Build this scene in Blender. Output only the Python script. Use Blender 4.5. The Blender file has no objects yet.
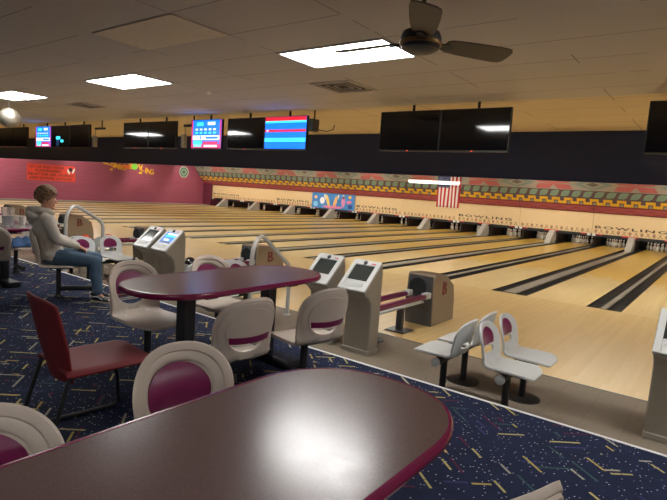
import bpy, bmesh, math, random
from mathutils import Vector, Matrix
random.seed(7)
S = bpy.context.scene
COL = S.collection
PI = math.pi
def rad(d): return d*PI/180

# ------------------------------------------------------------------ materials
class NT:
    def __init__(s, name):
        s.m = bpy.data.materials.new(name); s.m.use_nodes = True
        s.t = s.m.node_tree; s.t.nodes.clear()
        s.out = s.n('ShaderNodeOutputMaterial'); s.b = s.n('ShaderNodeBsdfPrincipled')
        s.l(s.b.outputs[0], s.out.inputs[0])
    def n(s, typ, **k):
        o = s.t.nodes.new(typ)
        for a, v in k.items(): setattr(o, a, v)
        return o
    def l(s, a, b): s.t.links.new(a, b)
    def set(s, node, key, v):
        i = node.inputs[key]
        if hasattr(v, 'is_output') or isinstance(v, bpy.types.NodeSocket): s.l(v, i)
        else: i.default_value = v
    def math(s, op, a, b=0.0, c=0.0):
        o = s.n('ShaderNodeMath', operation=op)
        for i, v in enumerate((a, b, c)): s.set(o, i, v)
        return o.outputs[0]
    def mix(s, f, a, b):
        o = s.n('ShaderNodeMix', data_type='RGBA')
        s.set(o, 0, f); s.set(o, 6, a if not isinstance(a, tuple) else (*a[:3], 1)); s.set(o, 7, b if not isinstance(b, tuple) else (*b[:3], 1))
        return o.outputs[2]
    def coord(s, scale=(1, 1, 1), loc=(0, 0, 0), src='Object'):
        t = s.n('ShaderNodeTexCoord'); m = s.n('ShaderNodeMapping')
        m.inputs['Scale'].default_value = scale; m.inputs['Location'].default_value = loc
        s.l(t.outputs[src], m.inputs[0]); return m.outputs[0]
    def noise(s, vec, scale, detail=3, rough=.5):
        o = s.n('ShaderNodeTexNoise'); s.l(vec, o.inputs['Vector'])
        o.inputs['Scale'].default_value = scale; o.inputs['Detail'].default_value = detail; o.inputs['Roughness'].default_value = rough
        return o.outputs['Fac']
    def ramp(s, f, stops):
        o = s.n('ShaderNodeValToRGB'); s.l(f, o.inputs[0]); e = o.color_ramp.elements
        while len(e) < len(stops): e.new(.5)
        for i, (p, c) in enumerate(stops): e[i].position = p; e[i].color = (*c, 1)
        return o.outputs[0]
    def bump(s, h, strength, dist=.01):
        o = s.n('ShaderNodeBump'); o.inputs['Strength'].default_value = strength; o.inputs['Distance'].default_value = dist
        s.l(h, o.inputs['Height']); s.l(o.outputs[0], s.b.inputs['Normal'])
def lin(r, g, b):
    f = lambda c: (c/255/12.92) if c/255 <= .04045 else ((c/255+.055)/1.055)**2.4
    return (f(r), f(g), f(b))
MATS = {}
def mat(name, col, rough=.5, metal=0, var=.12, scale=18, spec=.5, bump=0, coat=0, emit=None, es=0, trans=0):
    if name in MATS: return MATS[name]
    n = NT(name); v = n.coord()
    f = n.noise(v, scale)
    c = n.mix(f, tuple(x*(1-var) for x in col), tuple(min(1, x*(1+var)) for x in col))
    n.l(c, n.b.inputs['Base Color'])
    n.b.inputs['Roughness'].default_value = rough; n.b.inputs['Metallic'].default_value = metal
    n.b.inputs['Specular IOR Level'].default_value = spec; n.b.inputs['Coat Weight'].default_value = coat
    n.b.inputs['Coat Roughness'].default_value = .08
    if trans: n.b.inputs['Transmission Weight'].default_value = trans
    if emit: n.b.inputs['Emission Color'].default_value = (*emit, 1); n.b.inputs['Emission Strength'].default_value = es
    if bump: n.bump(n.noise(v, scale*6), bump, .003)
    MATS[name] = n.m; return n.m

M_shell = mat('warm_grey_plastic', lin(186, 172, 158), .42, var=.05, scale=60)
M_shellc = mat('cool_grey_plastic', lin(192, 193, 190), .4, var=.04, scale=60)
M_pad = mat('plum_pad', lin(108, 28, 70), .28, var=.1)
M_black = mat('black_metal', (.012, .012, .014), .45)
M_dkgrey = mat('dark_grey_metal', (.045, .045, .05), .4)
M_chrome = mat('brushed_steel', (.6, .6, .6), .28, 1, var=.06)
M_rail = mat('painted_handrail', lin(190, 188, 184), .3, .3)
M_edge = mat('plum_edge_band', lin(110, 22, 62), .22, var=.08)
M_white = mat('white_plastic', lin(215, 215, 212), .4, var=.03)
M_red_chair = mat('oxblood_plastic', lin(112, 36, 40), .6, var=.1, spec=.25)
M_navy = mat('navy_paint', lin(44, 58, 102), .75, var=.12, scale=40)
M_gutter = mat('gutter_plastic', (.018, .017, .016), .5, spec=.3)
M_cap = mat('divider_capping', lin(140, 132, 118), .4, var=.15, spec=.3)
M_dark = mat('black_void_paint', (.006, .006, .006), .9)
M_kick = mat('kickback_wood', lin(46, 28, 20), .6, var=.3)
M_pin = mat('pin_white', lin(235, 232, 225), .2, var=.02)
M_pinred = mat('pin_red', lin(180, 20, 30), .3)
M_panel = mat('masking_cream', lin(222, 194, 148), .6, var=.05, scale=3)
M_brown = mat('masking_brown', lin(168, 130, 98), .6)
M_dkbrown = mat('lettering_dark', lin(58, 44, 40), .6)
M_redlab = mat('red_label', lin(205, 40, 50), .5)
M_console = mat('console_taupe', lin(148, 140, 126), .42, var=.06, scale=40)
M_tan = mat('hood_tan', lin(140, 124, 104), .5, var=.06)
M_fan = mat('fan_brown', lin(78, 62, 46), .45, var=.2)
M_brass = mat('fan_brass', lin(128, 98, 54), .4, .7)
M_screen = mat('dark_glass_screen', (.003, .003, .004), .06, spec=.6, var=0)
M_bezel = mat('tv_bezel', (.008, .008, .009), .35)

def m_ceiling(name, c1, c2, ox, oy):
    n = NT(name); v = n.coord()
    sep = n.n('ShaderNodeSeparateXYZ'); n.l(v, sep.inputs[0])
    def line(sock, o, p, w):
        a = n.math('DIVIDE', n.math('SUBTRACT', sock, o), p)
        fr = n.math('FRACT', a); d = n.math('ABSOLUTE', n.math('SUBTRACT', fr, .5))
        return n.math('GREATER_THAN', d, .5-w/p)
    lx = line(sep.outputs[0], ox, 1.22, .006); ly = line(sep.outputs[1], oy, .61, .006)
    g = n.math('MAXIMUM', n.math('MULTIPLY', lx, n.math('GREATER_THAN', n.noise(v, 1.3), .5)), n.math('MULTIPLY', ly, n.math('GREATER_THAN', n.noise(v, .9), .42)))
    f = n.noise(v, .8, 4); fine = n.noise(v, 90, 2)
    c = n.mix(f, c1, c2); c = n.mix(n.math('MULTIPLY', g, .55), c, (.06, .05, .045))
    n.l(c, n.b.inputs['Base Color']); n.b.inputs['Roughness'].default_value = .9
    n.bump(fine, .25, .004); return n.m
M_ceil = m_ceiling('acoustic_tile', lin(208, 200, 190), lin(222, 213, 202), -3.82, -6.435)
M_ceil_lit = m_ceiling('warm_lit_ceiling', lin(228, 208, 172), lin(236, 216, 180), -3.82, -6.435)  # tile ceiling again, with the warm light near the bulkhead painted into its colour

def m_carpet():
    n = NT('carpet'); base = n.coord()
    col = n.mix(n.noise(base, 7, 4), lin(20, 25, 44), lin(36, 44, 70))
    col = n.mix(n.math('GREATER_THAN', n.noise(base, 120, 2), .56), col, lin(24, 30, 50))
    # white specks
    vs = n.n('ShaderNodeTexVoronoi'); n.l(base, vs.inputs['Vector']); vs.inputs['Scale'].default_value = 42
    wn = n.n('ShaderNodeSeparateColor'); n.l(vs.outputs['Color'], wn.inputs[0])
    sp = n.math('MULTIPLY', n.math('LESS_THAN', vs.outputs['Distance'], .17), n.math('GREATER_THAN', wn.outputs[0], .45))
    col = n.mix(n.math('MULTIPLY', sp, .8), col, lin(190, 192, 200))
    for i, (scale, off) in enumerate(((3.0, 0), (2.7, 4.3), (3.3, 9.7))):
        v = n.coord((1, 1, 0), (off, off*.7, 0))
        vo = n.n('ShaderNodeTexVoronoi'); vo.inputs['Scale'].default_value = scale; vo.inputs['Randomness'].default_value = .75
        n.l(v, vo.inputs['Vector'])
        sub = n.n('ShaderNodeVectorMath', operation='SUBTRACT'); n.l(v, sub.inputs[0]); n.l(vo.outputs['Position'], sub.inputs[1])
        sc = n.n('ShaderNodeSeparateColor'); n.l(vo.outputs['Color'], sc.inputs[0])
        sx = n.n('ShaderNodeSeparateXYZ'); n.l(sub.outputs[0], sx.inputs[0])
        k = n.math('FLOOR', n.math('MULTIPLY', sc.outputs[0], 2))
        ang = n.math('ADD', n.math('MULTIPLY', k, 1.38), -.70)
        ca, sa = n.math('COSINE', ang), n.math('SINE', ang)
        u = n.math('ADD', n.math('MULTIPLY', sx.outputs[0], ca), n.math('MULTIPLY', sx.outputs[1], sa))
        w = n.math('SUBTRACT', n.math('MULTIPLY', sx.outputs[1], ca), n.math('MULTIPLY', sx.outputs[0], sa))
        ln = n.math('MULTIPLY', n.math('ADD', sc.outputs[1], .45), .075)
        msk = n.math('MULTIPLY', n.math('LESS_THAN', n.math('ABSOLUTE', u), ln), n.math('LESS_THAN', n.math('ABSOLUTE', w), .0075))
        msk = n.math('MULTIPLY', msk, n.math('GREATER_THAN', n.noise(base, 55, 2), .36))
        rc = n.n('ShaderNodeValToRGB'); rc.color_ramp.interpolation = 'CONSTANT'; n.l(sc.outputs[2], rc.inputs[0])
        e = rc.color_ramp.elements
        cols = [lin(200, 186, 116), lin(92, 30, 52), lin(176, 172, 150), lin(58, 86, 84), lin(62, 58, 108), lin(196, 172, 92)]
        while len(e) < 6: e.new(.5)
        for j, c in enumerate(cols): e[j].position = (0, .22, .38, .58, .7, .8)[j]; e[j].color = (*c, 1)
        col = n.mix(n.math('MULTIPLY', msk, .7), col, rc.outputs[0])
    n.l(col, n.b.inputs['Base Color']); n.b.inputs['Roughness'].default_value = .95; n.b.inputs['Specular IOR Level'].default_value = .15
    n.bump(n.noise(base, 160, 2), .5, .004)
    return n.m
M_carpet = m_carpet()

def m_wood(name, c1, c2, c3, rough, bw=.0265, length=1.6, coat=.5, gold=None):
    n = NT(name); v = n.coord()
    br = n.n('ShaderNodeTexBrick'); mp = n.n('ShaderNodeMapping'); mp.inputs['Rotation'].default_value = (0, 0, PI/2)
    n.l(v, mp.inputs[0]); n.l(mp.outputs[0], br.inputs['Vector'])
    br.inputs['Scale'].default_value = 1; br.inputs['Brick Width'].default_value = length; br.inputs['Row Height'].default_value = bw
    br.inputs['Mortar Size'].default_value = .0006; br.inputs['Color1'].default_value = (0, 0, 0, 1); br.inputs['Color2'].default_value = (1, 1, 1, 1); br.inputs['Mortar'].default_value = (.3, .3, .3, 1)
    grain = n.noise(n.coord((30, 1.2, 30)), 3, 4)
    f = n.math('ADD', n.math('MULTIPLY', br.outputs[0], .5), n.math('MULTIPLY', grain, .5))
    c = n.ramp(f, [(.2, c1), (.5, c2), (.85, c3)])
    if gold:
        sep = n.n('ShaderNodeSeparateXYZ'); n.l(v, sep.inputs[0])
        saw = n.math('MULTIPLY', n.math('SUBTRACT', br.outputs[0], .5), 1.4)
        g = n.math('GREATER_THAN', n.math('ADD', sep.outputs[1], saw), 4.7)
        c = n.mix(g, c, n.mix(f, gold[0], gold[1]))
    blot = n.noise(v, .7, 3); c = n.mix(n.math('MULTIPLY', blot, .15), c, tuple(x*.7 for x in c2))
    n.l(c, n.b.inputs['Base Color']); n.b.inputs['Roughness'].default_value = rough
    n.b.inputs['Coat Weight'].default_value = coat; n.b.inputs['Coat Roughness'].default_value = .2
    n.b.inputs['Specular IOR Level'].default_value = .25
    return n.m
M_appr = m_wood('approach_maple', lin(204, 172, 116), lin(209, 178, 122), lin(214, 184, 130), .38, .05, 2.2, coat=.22)
M_lane = m_wood('lane_boards', lin(216, 188, 132), lin(222, 194, 138), lin(228, 201, 147), .3, coat=.4, gold=(lin(206, 160, 58), lin(220, 178, 78)))

def m_table():
    n = NT('table_laminate'); v = n.coord()
    a = n.noise(v, 230, 2); b = n.noise(v, 3, 3)
    c = n.mix(a, lin(80, 58, 57), lin(108, 86, 83)); c = n.mix(n.math('MULTIPLY', b, .3), c, lin(84, 62, 62))
    n.l(c, n.b.inputs['Base Color'])
    sm = n.noise(n.coord((5, 18, 5)), 3, 4)
    n.l(n.math('ADD', n.math('MULTIPLY', sm, .12), .17), n.b.inputs['Roughness'])
    n.bump(a, .05, .001); return n.m
M_table = m_table()
def m_tilefloor():
    n = NT('settee_tile'); v = n.coord()
    br = n.n('ShaderNodeTexBrick'); n.l(v, br.inputs['Vector']); br.offset = 0
    br.inputs['Scale'].default_value = 1; br.inputs['Brick Width'].default_value = .305; br.inputs['Row Height'].default_value = .305; br.inputs['Mortar Size'].default_value = .0015
    br.inputs['Color1'].default_value = (*lin(140, 128, 112), 1); br.inputs['Color2'].default_value = (*lin(146, 133, 118), 1); br.inputs['Mortar'].default_value = (*lin(104, 94, 84), 1)
    c = n.mix(n.noise(v, 25, 4), br.outputs[0], lin(128, 116, 100))
    n.l(c, n.b.inputs['Base Color']); n.b.inputs['Roughness'].default_value = .13
    return n.m
M_settee = m_tilefloor()
def m_wallpaint():
    n = NT('plum_wall_boards'); v = n.coord()
    sep = n.n('ShaderNodeSeparateXYZ'); n.l(v, sep.inputs[0])
    fr = n.math('FRACT', n.math('DIVIDE', sep.outputs[2], .2))
    g = n.math('LESS_THAN', fr, .05)
    c = n.mix(n.noise(n.coord((4, .4, 6)), 2, 4), lin(142, 68, 88), lin(164, 86, 106))
    c = n.mix(n.math('MULTIPLY', g, .35), c, lin(90, 36, 54))
    n.l(c, n.b.inputs['Base Color']); n.b.inputs['Roughness'].default_value = .35
    return n.m
M_plum = m_wallpaint()
def m_denim():
    n = NT('blue_denim'); v = n.coord()
    c = n.mix(n.noise(v, 14, 4), lin(44, 66, 88), lin(84, 108, 128))
    n.l(c, n.b.inputs['Base Color']); n.b.inputs['Roughness'].default_value = .85; n.bump(n.noise(v, 22, 3), .5, .012); return n.m
M_denim = m_denim()
def m_hoodie():
    n = NT('grey_fleece'); v = n.coord()
    c = n.mix(n.noise(v, 10, 4), lin(166, 158, 146), lin(196, 187, 174))
    n.l(c, n.b.inputs['Base Color']); n.b.inputs['Roughness'].default_value = .95; n.bump(n.noise(v, 14, 3), .6, .02); return n.m
M_hood = m_hoodie()
M_skin = mat('skin', lin(205, 150, 122), .5, var=.06)
def m_hair():
    n = NT('brown_hair'); v = n.coord((1, 1, .5))
    c = n.mix(n.noise(v, 55, 5), lin(70, 46, 30), lin(158, 118, 82))
    n.l(c, n.b.inputs['Base Color']); n.b.inputs['Roughness'].default_value = .6; n.bump(n.noise(v, 60, 4), .9, .02); return n.m
M_hair = m_hair()
M_shoe = mat('black_canvas', (.012, .012, .013), .7)
M_sole = mat('off_white_rubber', lin(205, 190, 170), .6)
def emis(name, col, st):
    return mat(name, (.02, .02, .02), .3, emit=col, es=st, var=0)
M_diff = emis('troffer_diffuser', (1.0, .99, .97), 12.0)
M_tube = emis('fluorescent_tube', (1.0, .92, .78), 14.0)
M_blue = emis('screen_blue', lin(10, 110, 255), 0.75)
M_red = emis('screen_red', lin(215, 30, 50), 0.6)
M_cyan = emis('screen_cyan', lin(60, 225, 255), 0.8)
M_swhite = emis('screen_white', lin(225, 235, 255), 0.75)
M_mag = emis('screen_magenta', lin(205, 40, 100), 0.6)
M_sky = emis('screen_dim_blue', lin(30, 70, 110), 0.3)
M_lane_l = emis('added_lane_strip', (1.0, .93, .80), 32.0)
M_appr_l = emis('added_approach_strip', (1.0, .94, .82), 60.0)  # stronger glow for the unseen row added to brighten the approach
M_pin_l = emis('pin_deck_strip', (1.0, .95, .85), 5.0)
M_led = emis('red_led', (1, .05, .03), 2)

# ------------------------------------------------------------------ mesh builder
class MB:
    def __init__(s): s.v = []; s.f = []; s.m = []; s.ms = []; s.cur = 0
    def use(s, m):
        if m not in s.ms: s.ms.append(m)
        s.cur = s.ms.index(m); return s
    def add(s, vs, fs):
        o = len(s.v); s.v += [tuple(v) for v in vs]; s.f += [tuple(i+o for i in f) for f in fs]; s.m += [s.cur]*len(fs); return s
    def box(s, a, b):
        (x0, y0, z0), (x1, y1, z1) = a, b
        return s.add([(x0,y0,z0),(x1,y0,z0),(x1,y1,z0),(x0,y1,z0),(x0,y0,z1),(x1,y0,z1),(x1,y1,z1),(x0,y1,z1)],
                     [(0,3,2,1),(4,5,6,7),(0,1,5,4),(1,2,6,5),(2,3,7,6),(3,0,4,7)])
    def cbox(s, c, d): return s.box([c[i]-d[i]/2 for i in range(3)], [c[i]+d[i]/2 for i in range(3)])
    def prism(s, poly, vec):
        n = len(poly); vec = Vector(vec); p = [Vector(q) for q in poly]
        return s.add(p+[q+vec for q in p], [tuple(range(n))[::-1], tuple(range(n, 2*n))]+[(i, (i+1) % n, n+(i+1) % n, n+i) for i in range(n)])
    def tube(s, path, r, seg=12, cap=True, flat=1.0):
        pts = [Vector(p) for p in path]; vs = []; n = len(pts); up = None
        rs = r if isinstance(r, (list, tuple)) else [r]*n
        for i, p in enumerate(pts):
            t = (pts[min(i+1, n-1)]-pts[max(i-1, 0)]).normalized()
            if up is None:
                up = Vector((0, 0, 1)) if abs(t.z) < .9 else Vector((1, 0, 0))
            a = t.cross(up).normalized(); b = a.cross(t).normalized(); up = b
            for k in range(seg):
                w = 2*PI*k/seg; vs.append(p+(a*math.cos(w)+b*math.sin(w)*flat)*rs[i])
        fs = [(i*seg+k, i*seg+(k+1) % seg, (i+1)*seg+(k+1) % seg, (i+1)*seg+k) for i in range(n-1) for k in range(seg)]
        if cap: fs += [tuple(range(seg))[::-1], tuple((n-1)*seg+k for k in range(seg))]
        return s.add(vs, fs)
    def lathe(s, prof, c=(0, 0, 0), seg=24):
        vs = []; n = len(prof)
        for r, z in prof:
            for k in range(seg):
                w = 2*PI*k/seg; vs.append((c[0]+r*math.cos(w), c[1]+r*math.sin(w), c[2]+z))
        fs = [(i*seg+k, i*seg+(k+1) % seg, (i+1)*seg+(k+1) % seg, (i+1)*seg+k) for i in range(n-1) for k in range(seg)]
        if prof[0][0] > 1e-6: fs.append(tuple(range(seg))[::-1])
        if prof[-1][0] > 1e-6: fs.append(tuple((n-1)*seg+k for k in range(seg)))
        return s.add(vs, fs)
    def sphere(s, c, r, seg=20, rings=12, sc=(1, 1, 1)):
        vs = []; 
        for i in range(rings+1):
            th = PI*i/rings
            for k in range(seg):
                w = 2*PI*k/seg
                vs.append((c[0]+r*sc[0]*math.sin(th)*math.cos(w), c[1]+r*sc[1]*math.sin(th)*math.sin(w), c[2]-r*sc[2]*math.cos(th)))
        return s.add(vs, [(i*seg+k, i*seg+(k+1) % seg, (i+1)*seg+(k+1) % seg, (i+1)*seg+k) for i in range(rings) for k in range(seg)])
    def quad(s, a, b, c, d): return s.add([a, b, c, d], [(0, 1, 2, 3)])
    def xf(s, M):
        s.v = [tuple(M @ Vector(v)) for v in s.v]; return s
    def build(s, name, mtl=None, parent=None, smooth=True, bevel=0, seg=2, loc=None):
        me = bpy.data.meshes.new(name); me.from_pydata(s.v, [], s.f)
        ms = s.ms if s.ms else [mtl]
        for m in ms: me.materials.append(m)
        if s.ms:
            for p, i in zip(me.polygons, s.m): p.material_index = i
        bm = bmesh.new(); bm.from_mesh(me); bmesh.ops.remove_doubles(bm, verts=bm.verts, dist=1e-5)
        bmesh.ops.recalc_face_normals(bm, faces=bm.faces); bm.to_mesh(me); bm.free()
        if smooth:
            me.shade_smooth(); me.set_sharp_from_angle(angle=rad(38))
        o = bpy.data.objects.new(name, me); COL.objects.link(o)
        if parent: o.parent = parent
        if loc: o.location = loc
        if bevel:
            b = o.modifiers.new('bevel', 'BEVEL'); b.width = bevel; b.segments = seg; b.limit_method = 'ANGLE'; b.angle_limit = rad(40)
        return o
def tag(o, label, cat, group=None, kind=None):
    o['label'] = label; o['category'] = cat
    if group: o['group'] = group
    if kind: o['kind'] = kind
    return o
def thing(name, label, cat, loc=(0, 0, 0), rz=0, group=None):
    o = bpy.data.objects.new(name, None); COL.objects.link(o); o.empty_display_size = .2
    o.location = loc; o.rotation_euler = (0, 0, rz); return tag(o, label, cat, group)
def struct(name, mb, m=None, bevel=0, smooth=False):
    o = mb.build(name, m, smooth=smooth, bevel=bevel); o['kind'] = 'structure'; return o
def dup(root, label, loc=None, rz=None, group=None):
    def cp(o, par):
        c = o.copy(); COL.objects.link(c)
        if par: c.parent = par
        for ch in KIDS.get(o.name, list(o.children)): cp(ch, c)
        return c
    KIDS = {}
    r = cp(root, None)
    if loc is not None: r.location = loc
    if rz is not None: r.rotation_euler = (0, 0, rz)
    r['label'] = label
    if group: r['group'] = group
    return r
def text_mb(txt, size, sx=1.0, ext=.003, align='LEFT', spacing=1.0):
    cu = bpy.data.curves.new('lettering_curve', 'FONT'); cu.body = txt; cu.size = size; cu.extrude = ext; cu.align_x = align; cu.space_character = spacing
    cu.resolution_u = 2; cu.offset = size*.018
    o = bpy.data.objects.new('lettering_curve', cu); COL.objects.link(o)
    dg = bpy.context.evaluated_depsgraph_get(); me = bpy.data.meshes.new_from_object(o.evaluated_get(dg))
    mb = MB(); mb.add([(v.co.x*sx, v.co.y, v.co.z) for v in me.vertices], [tuple(p.vertices) for p in me.polygons])
    bpy.data.objects.remove(o); bpy.data.curves.remove(cu); bpy.data.meshes.remove(me); return mb
# orientation: text plane (x right, y up) -> facing -Y
TO_FRONT = Matrix(((1, 0, 0, 0), (0, 0, -1, 0), (0, 1, 0, 0), (0, 0, 0, 1)))
# text plane -> facing +X (reads towards +Y)
TO_RIGHT = Matrix(((0, 0, 1, 0), (1, 0, 0, 0), (0, 1, 0, 0), (0, 0, 0, 1)))
ORD = ['', 'first', 'second', 'third', 'fourth', 'fifth', 'sixth', 'seventh', 'eighth', 'ninth', 'tenth', 'eleventh', 'twelfth', 'thirteenth', 'fourteenth', 'fifteenth', 'sixteenth', 'seventeenth', 'eighteenth', 'nineteenth', 'twentieth', 'twenty-first']

P = 1.70           # lane pitch
CZ = .29           # carpet level above the lanes
EDGE = -6.53       # carpet edge
CEIL = 3.05
XW = -33.2         # left wall
XR = 9.0
YB = -15.5

# ------------------------------------------------------------------ setting
struct('floor', MB().box((XW, YB, -.1), (XR, EDGE, CZ)), M_carpet)
struct('floor', MB().box((XW, EDGE, -.1), (XR, -4.62, 0)), M_settee)
struct('floor', MB().box((XW, -4.62, -.1), (XR, 0, 0)), M_appr)
struct('floor', MB().box((XW, 0, -.16), (XR, 19.6, -.11)), M_dark)
struct('trim_1', MB().box((XW, EDGE-.004, CZ-.03), (XR, EDGE+.022, CZ+.004)), M_white, bevel=.004)
struct('trim_2', MB().box((XW, EDGE, 0), (XR, EDGE+.30, .145)), M_carpet)
struct('trim_3', MB().box((XW, EDGE+.29, .12), (XR, EDGE+.315, .149)), M_white)
struct('trim_4', MB().box((XW, -4.635, 0), (XR, -4.615, .003)), M_dkgrey)
struct('ceiling', MB().box((XW, YB, CEIL), (XR, -3.5, CEIL+.1)), M_ceil)
struct('ceiling', MB().box((XW, -3.5, CEIL), (XR, -.6, CEIL+.1)), M_ceil_lit)
struct('ceiling', MB().box((XW, -.6, CEIL+.25), (XR, 19.6, CEIL+.35)), M_navy)
struct('wall_front', MB().box((XW, -.6, 2.215), (XR, -.45, CEIL+.25)), M_navy)
struct('wall_left', MB().box((XW-.15, YB, -.1), (XW, 19.6, CEIL+.35)), M_plum)
struct('wall_right', MB().box((XR, YB, -.1), (XR+.15, 19.6, CEIL+.35)), M_plum)
struct('wall_back', MB().box((XW, YB-.15, -.1), (XR, YB, CEIL+.35)), mat('back_wall_paint', lin(110, 96, 90), .7))
struct('wall_far', MB().box((XW, 19.6, -.1), (XR, 19.75, CEIL+.35)), M_dark)
struct('trim_5', MB().box((XW, -.62, 2.205), (XR, -.44, 2.225)), M_navy)
# left walkway beside the last lane, and the plum return wall at the pin end
struct('floor', MB().box((XW, 0, -.11), (-19*P-.02, 16.4, .06)), M_cap)
struct('wall_return', MB().box((XW, 16.4, 0), (-19*P, 16.55, 1.7)), mat('plum_dark', lin(104, 38, 58), .5))

# ------------------------------------------------------------------ lanes
def capw(k): return .24 if k % 2 == 0 else .10
def gutter_mb(xc, w, y0, y1):
    mb = MB(); n = 8; r = w/2
    ins = [(xc+r*math.cos(PI+PI*i/n), -.085*math.sin(PI*i/n)-.004) for i in range(n+1)]
    out = [(x, z-.008) for x, z in ins]
    poly = ins+out[::-1]
    vs = [(x, y0, z) for x, z in poly]+[(x, y1, z) for x, z in poly]; N = len(poly)
    fs = [(i, (i+1) % N, N+(i+1) % N, N+i) for i in range(N)]
    for i in range(n): fs += [(i, i+1, N-2-i, N-1-i), (N+i, N+i+1, N+N-2-i, N+N-1-i)]
    return mb.add(vs, fs)
pin_mb = MB()
pp = [(.026,0),(.03,.01),(.045,.06),(.058,.105),(.0605,.115),(.058,.15),(.046,.2),(.033,.235),(.026,.255)]
pin_mb.use(M_pin).lathe(pp, seg=14)
pin_mb.use(M_pinred).lathe([(.026,.255),(.0235,.27)], seg=14)
pin_mb.use(M_pin).lathe([(.0235,.27),(.0235,.276)], seg=14)
pin_mb.use(M_pinred).lathe([(.0235,.276),(.025,.288)], seg=14)
pin_mb.use(M_pin).lathe([(.025,.288),(.031,.32),(.0325,.338),(.03,.36),(.02,.376),(.0,.381)], seg=14)
PIN = None
rows = [('front pin', 0, 0)]
dx, dy = .3048, .264
rows += [('second-row left pin', -.5, 1), ('second-row right pin', .5, 1), ('third-row left pin', -1, 2), ('third-row centre pin', 0, 2), ('third-row right pin', 1, 2),
         ('back-row far-left pin', -1.5, 3), ('back-row inner-left pin', -.5, 3), ('back-row inner-right pin', .5, 3), ('back-row far-right pin', 1.5, 3)]
for j in range(-1, 20):
    xl = -j*P+capw(j)/2; xr = -(j-1)*P-capw(j-1)/2; xc = (xl+xr)/2
    nm = '%s bowling lane from the right edge of the view' % ORD[j] if j > 0 else ['bowling lane just past the right edge of the view', 'bowling lane two past the right edge of the view'][-j]
    lane = MB().box((xl+.235, 0.0, -.1), (xr-.235, 18.98, 0)).build('bowling_lane', M_lane, smooth=False)
    tag(lane, 'glossy wooden %s' % nm, 'bowling lane', 'bowling lanes')
    gutter_mb(xl+.1175, .233, 0, 18.98).build('gutter', M_gutter, lane)
    gutter_mb(xr-.1175, .233, 0, 18.98).build('gutter', M_gutter, lane)
    for ty in range(0):
        pass
    if j > 0:
        for nme, ox, oy in rows:
            loc = (xc+ox*dx, 18.05+oy*dy, 0)
            if PIN is None: PIN = pin_mb.build('bowling_pin'); p = PIN
            else: p = PIN.copy(); COL.objects.link(p)
            p.location = loc
            tag(p, 'white %s of the rack on the %s lane from the right' % (nme, ORD[j]), 'bowling pin', 'bowling pins')
for k in range(-2, 20):
    x = -k*P; w = capw(k)
    mb = MB()
    if k % 2 == 0:
        mb.prism([(x-w/2, .0, -.1), (x-w/2, .0, .004), (x-w/2+.03, .0, .022), (x+w/2-.03, .0, .022), (x+w/2, .0, .004), (x+w/2, .0, -.1)], (0, 15.6, 0))
    else:
        mb.prism([(x-w/2, .0, -.1), (x-w/2, .0, .004), (x-w/2+.015, .0, .016), (x+w/2-.015, .0, .016), (x+w/2, .0, .004), (x+w/2, .0, -.1)], (0, 16.6, 0))
    d = mb.build('lane_divider', M_cap, smooth=False)
    if k > 0:
        tag(d, ('wide grey capping strip on the ball track left of the %s lane from the right' if k % 2 == 0 else 'narrow grey divider strip left of the %s lane from the right') % ORD[k], 'lane divider', 'lane dividers')
    else:
        tag(d, ['wide grey capping strip at the right edge of the rightmost lane', 'narrow grey divider strip past the right edge', 'wide grey capping strip furthest past the right edge'][-k], 'lane divider', 'lane dividers')
    # kickback plate between pin decks
    o = MB().use(M_kick).box((x-.03, 17.35, -.1), (x+.03, 19.1, .60)).build('kickback_plate', smooth=False)
    tag(o, 'brown kickback board %s' % ('left of the pins on the %s lane from the right' % ORD[k] if k > 0 else ['right of the rightmost pin rack', 'first past the right edge', 'second past the right edge'][-k]), 'kickback', 'kickback boards')
    if k % 2 == 0 and k > 0:
        rp = MB().prism([(x-.13, 15.55, .02), (x-.13, 16.35, .62), (x-.13, 16.60, .62), (x-.13, 16.60, -.02), (x-.13, 15.6, -.02)], (.26, 0, 0)).build('ball_return_ramp', mat('ramp_grey', lin(175, 170, 160), .3), smooth=False, bevel=.012)
        tag(rp, 'sloping light grey ball-return cover between the %s and %s lanes from the right' % (ORD[k], ORD[k+1]), 'ball return cover', 'ball-return covers at the pin end')
# pit curtain
o = MB().box((-19*P, 19.15, -.1), (3.4, 19.2, 1.2)).build('pit_curtain', M_dark, smooth=False)
tag(o, 'black curtain behind all the pin racks', 'curtain')

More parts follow.
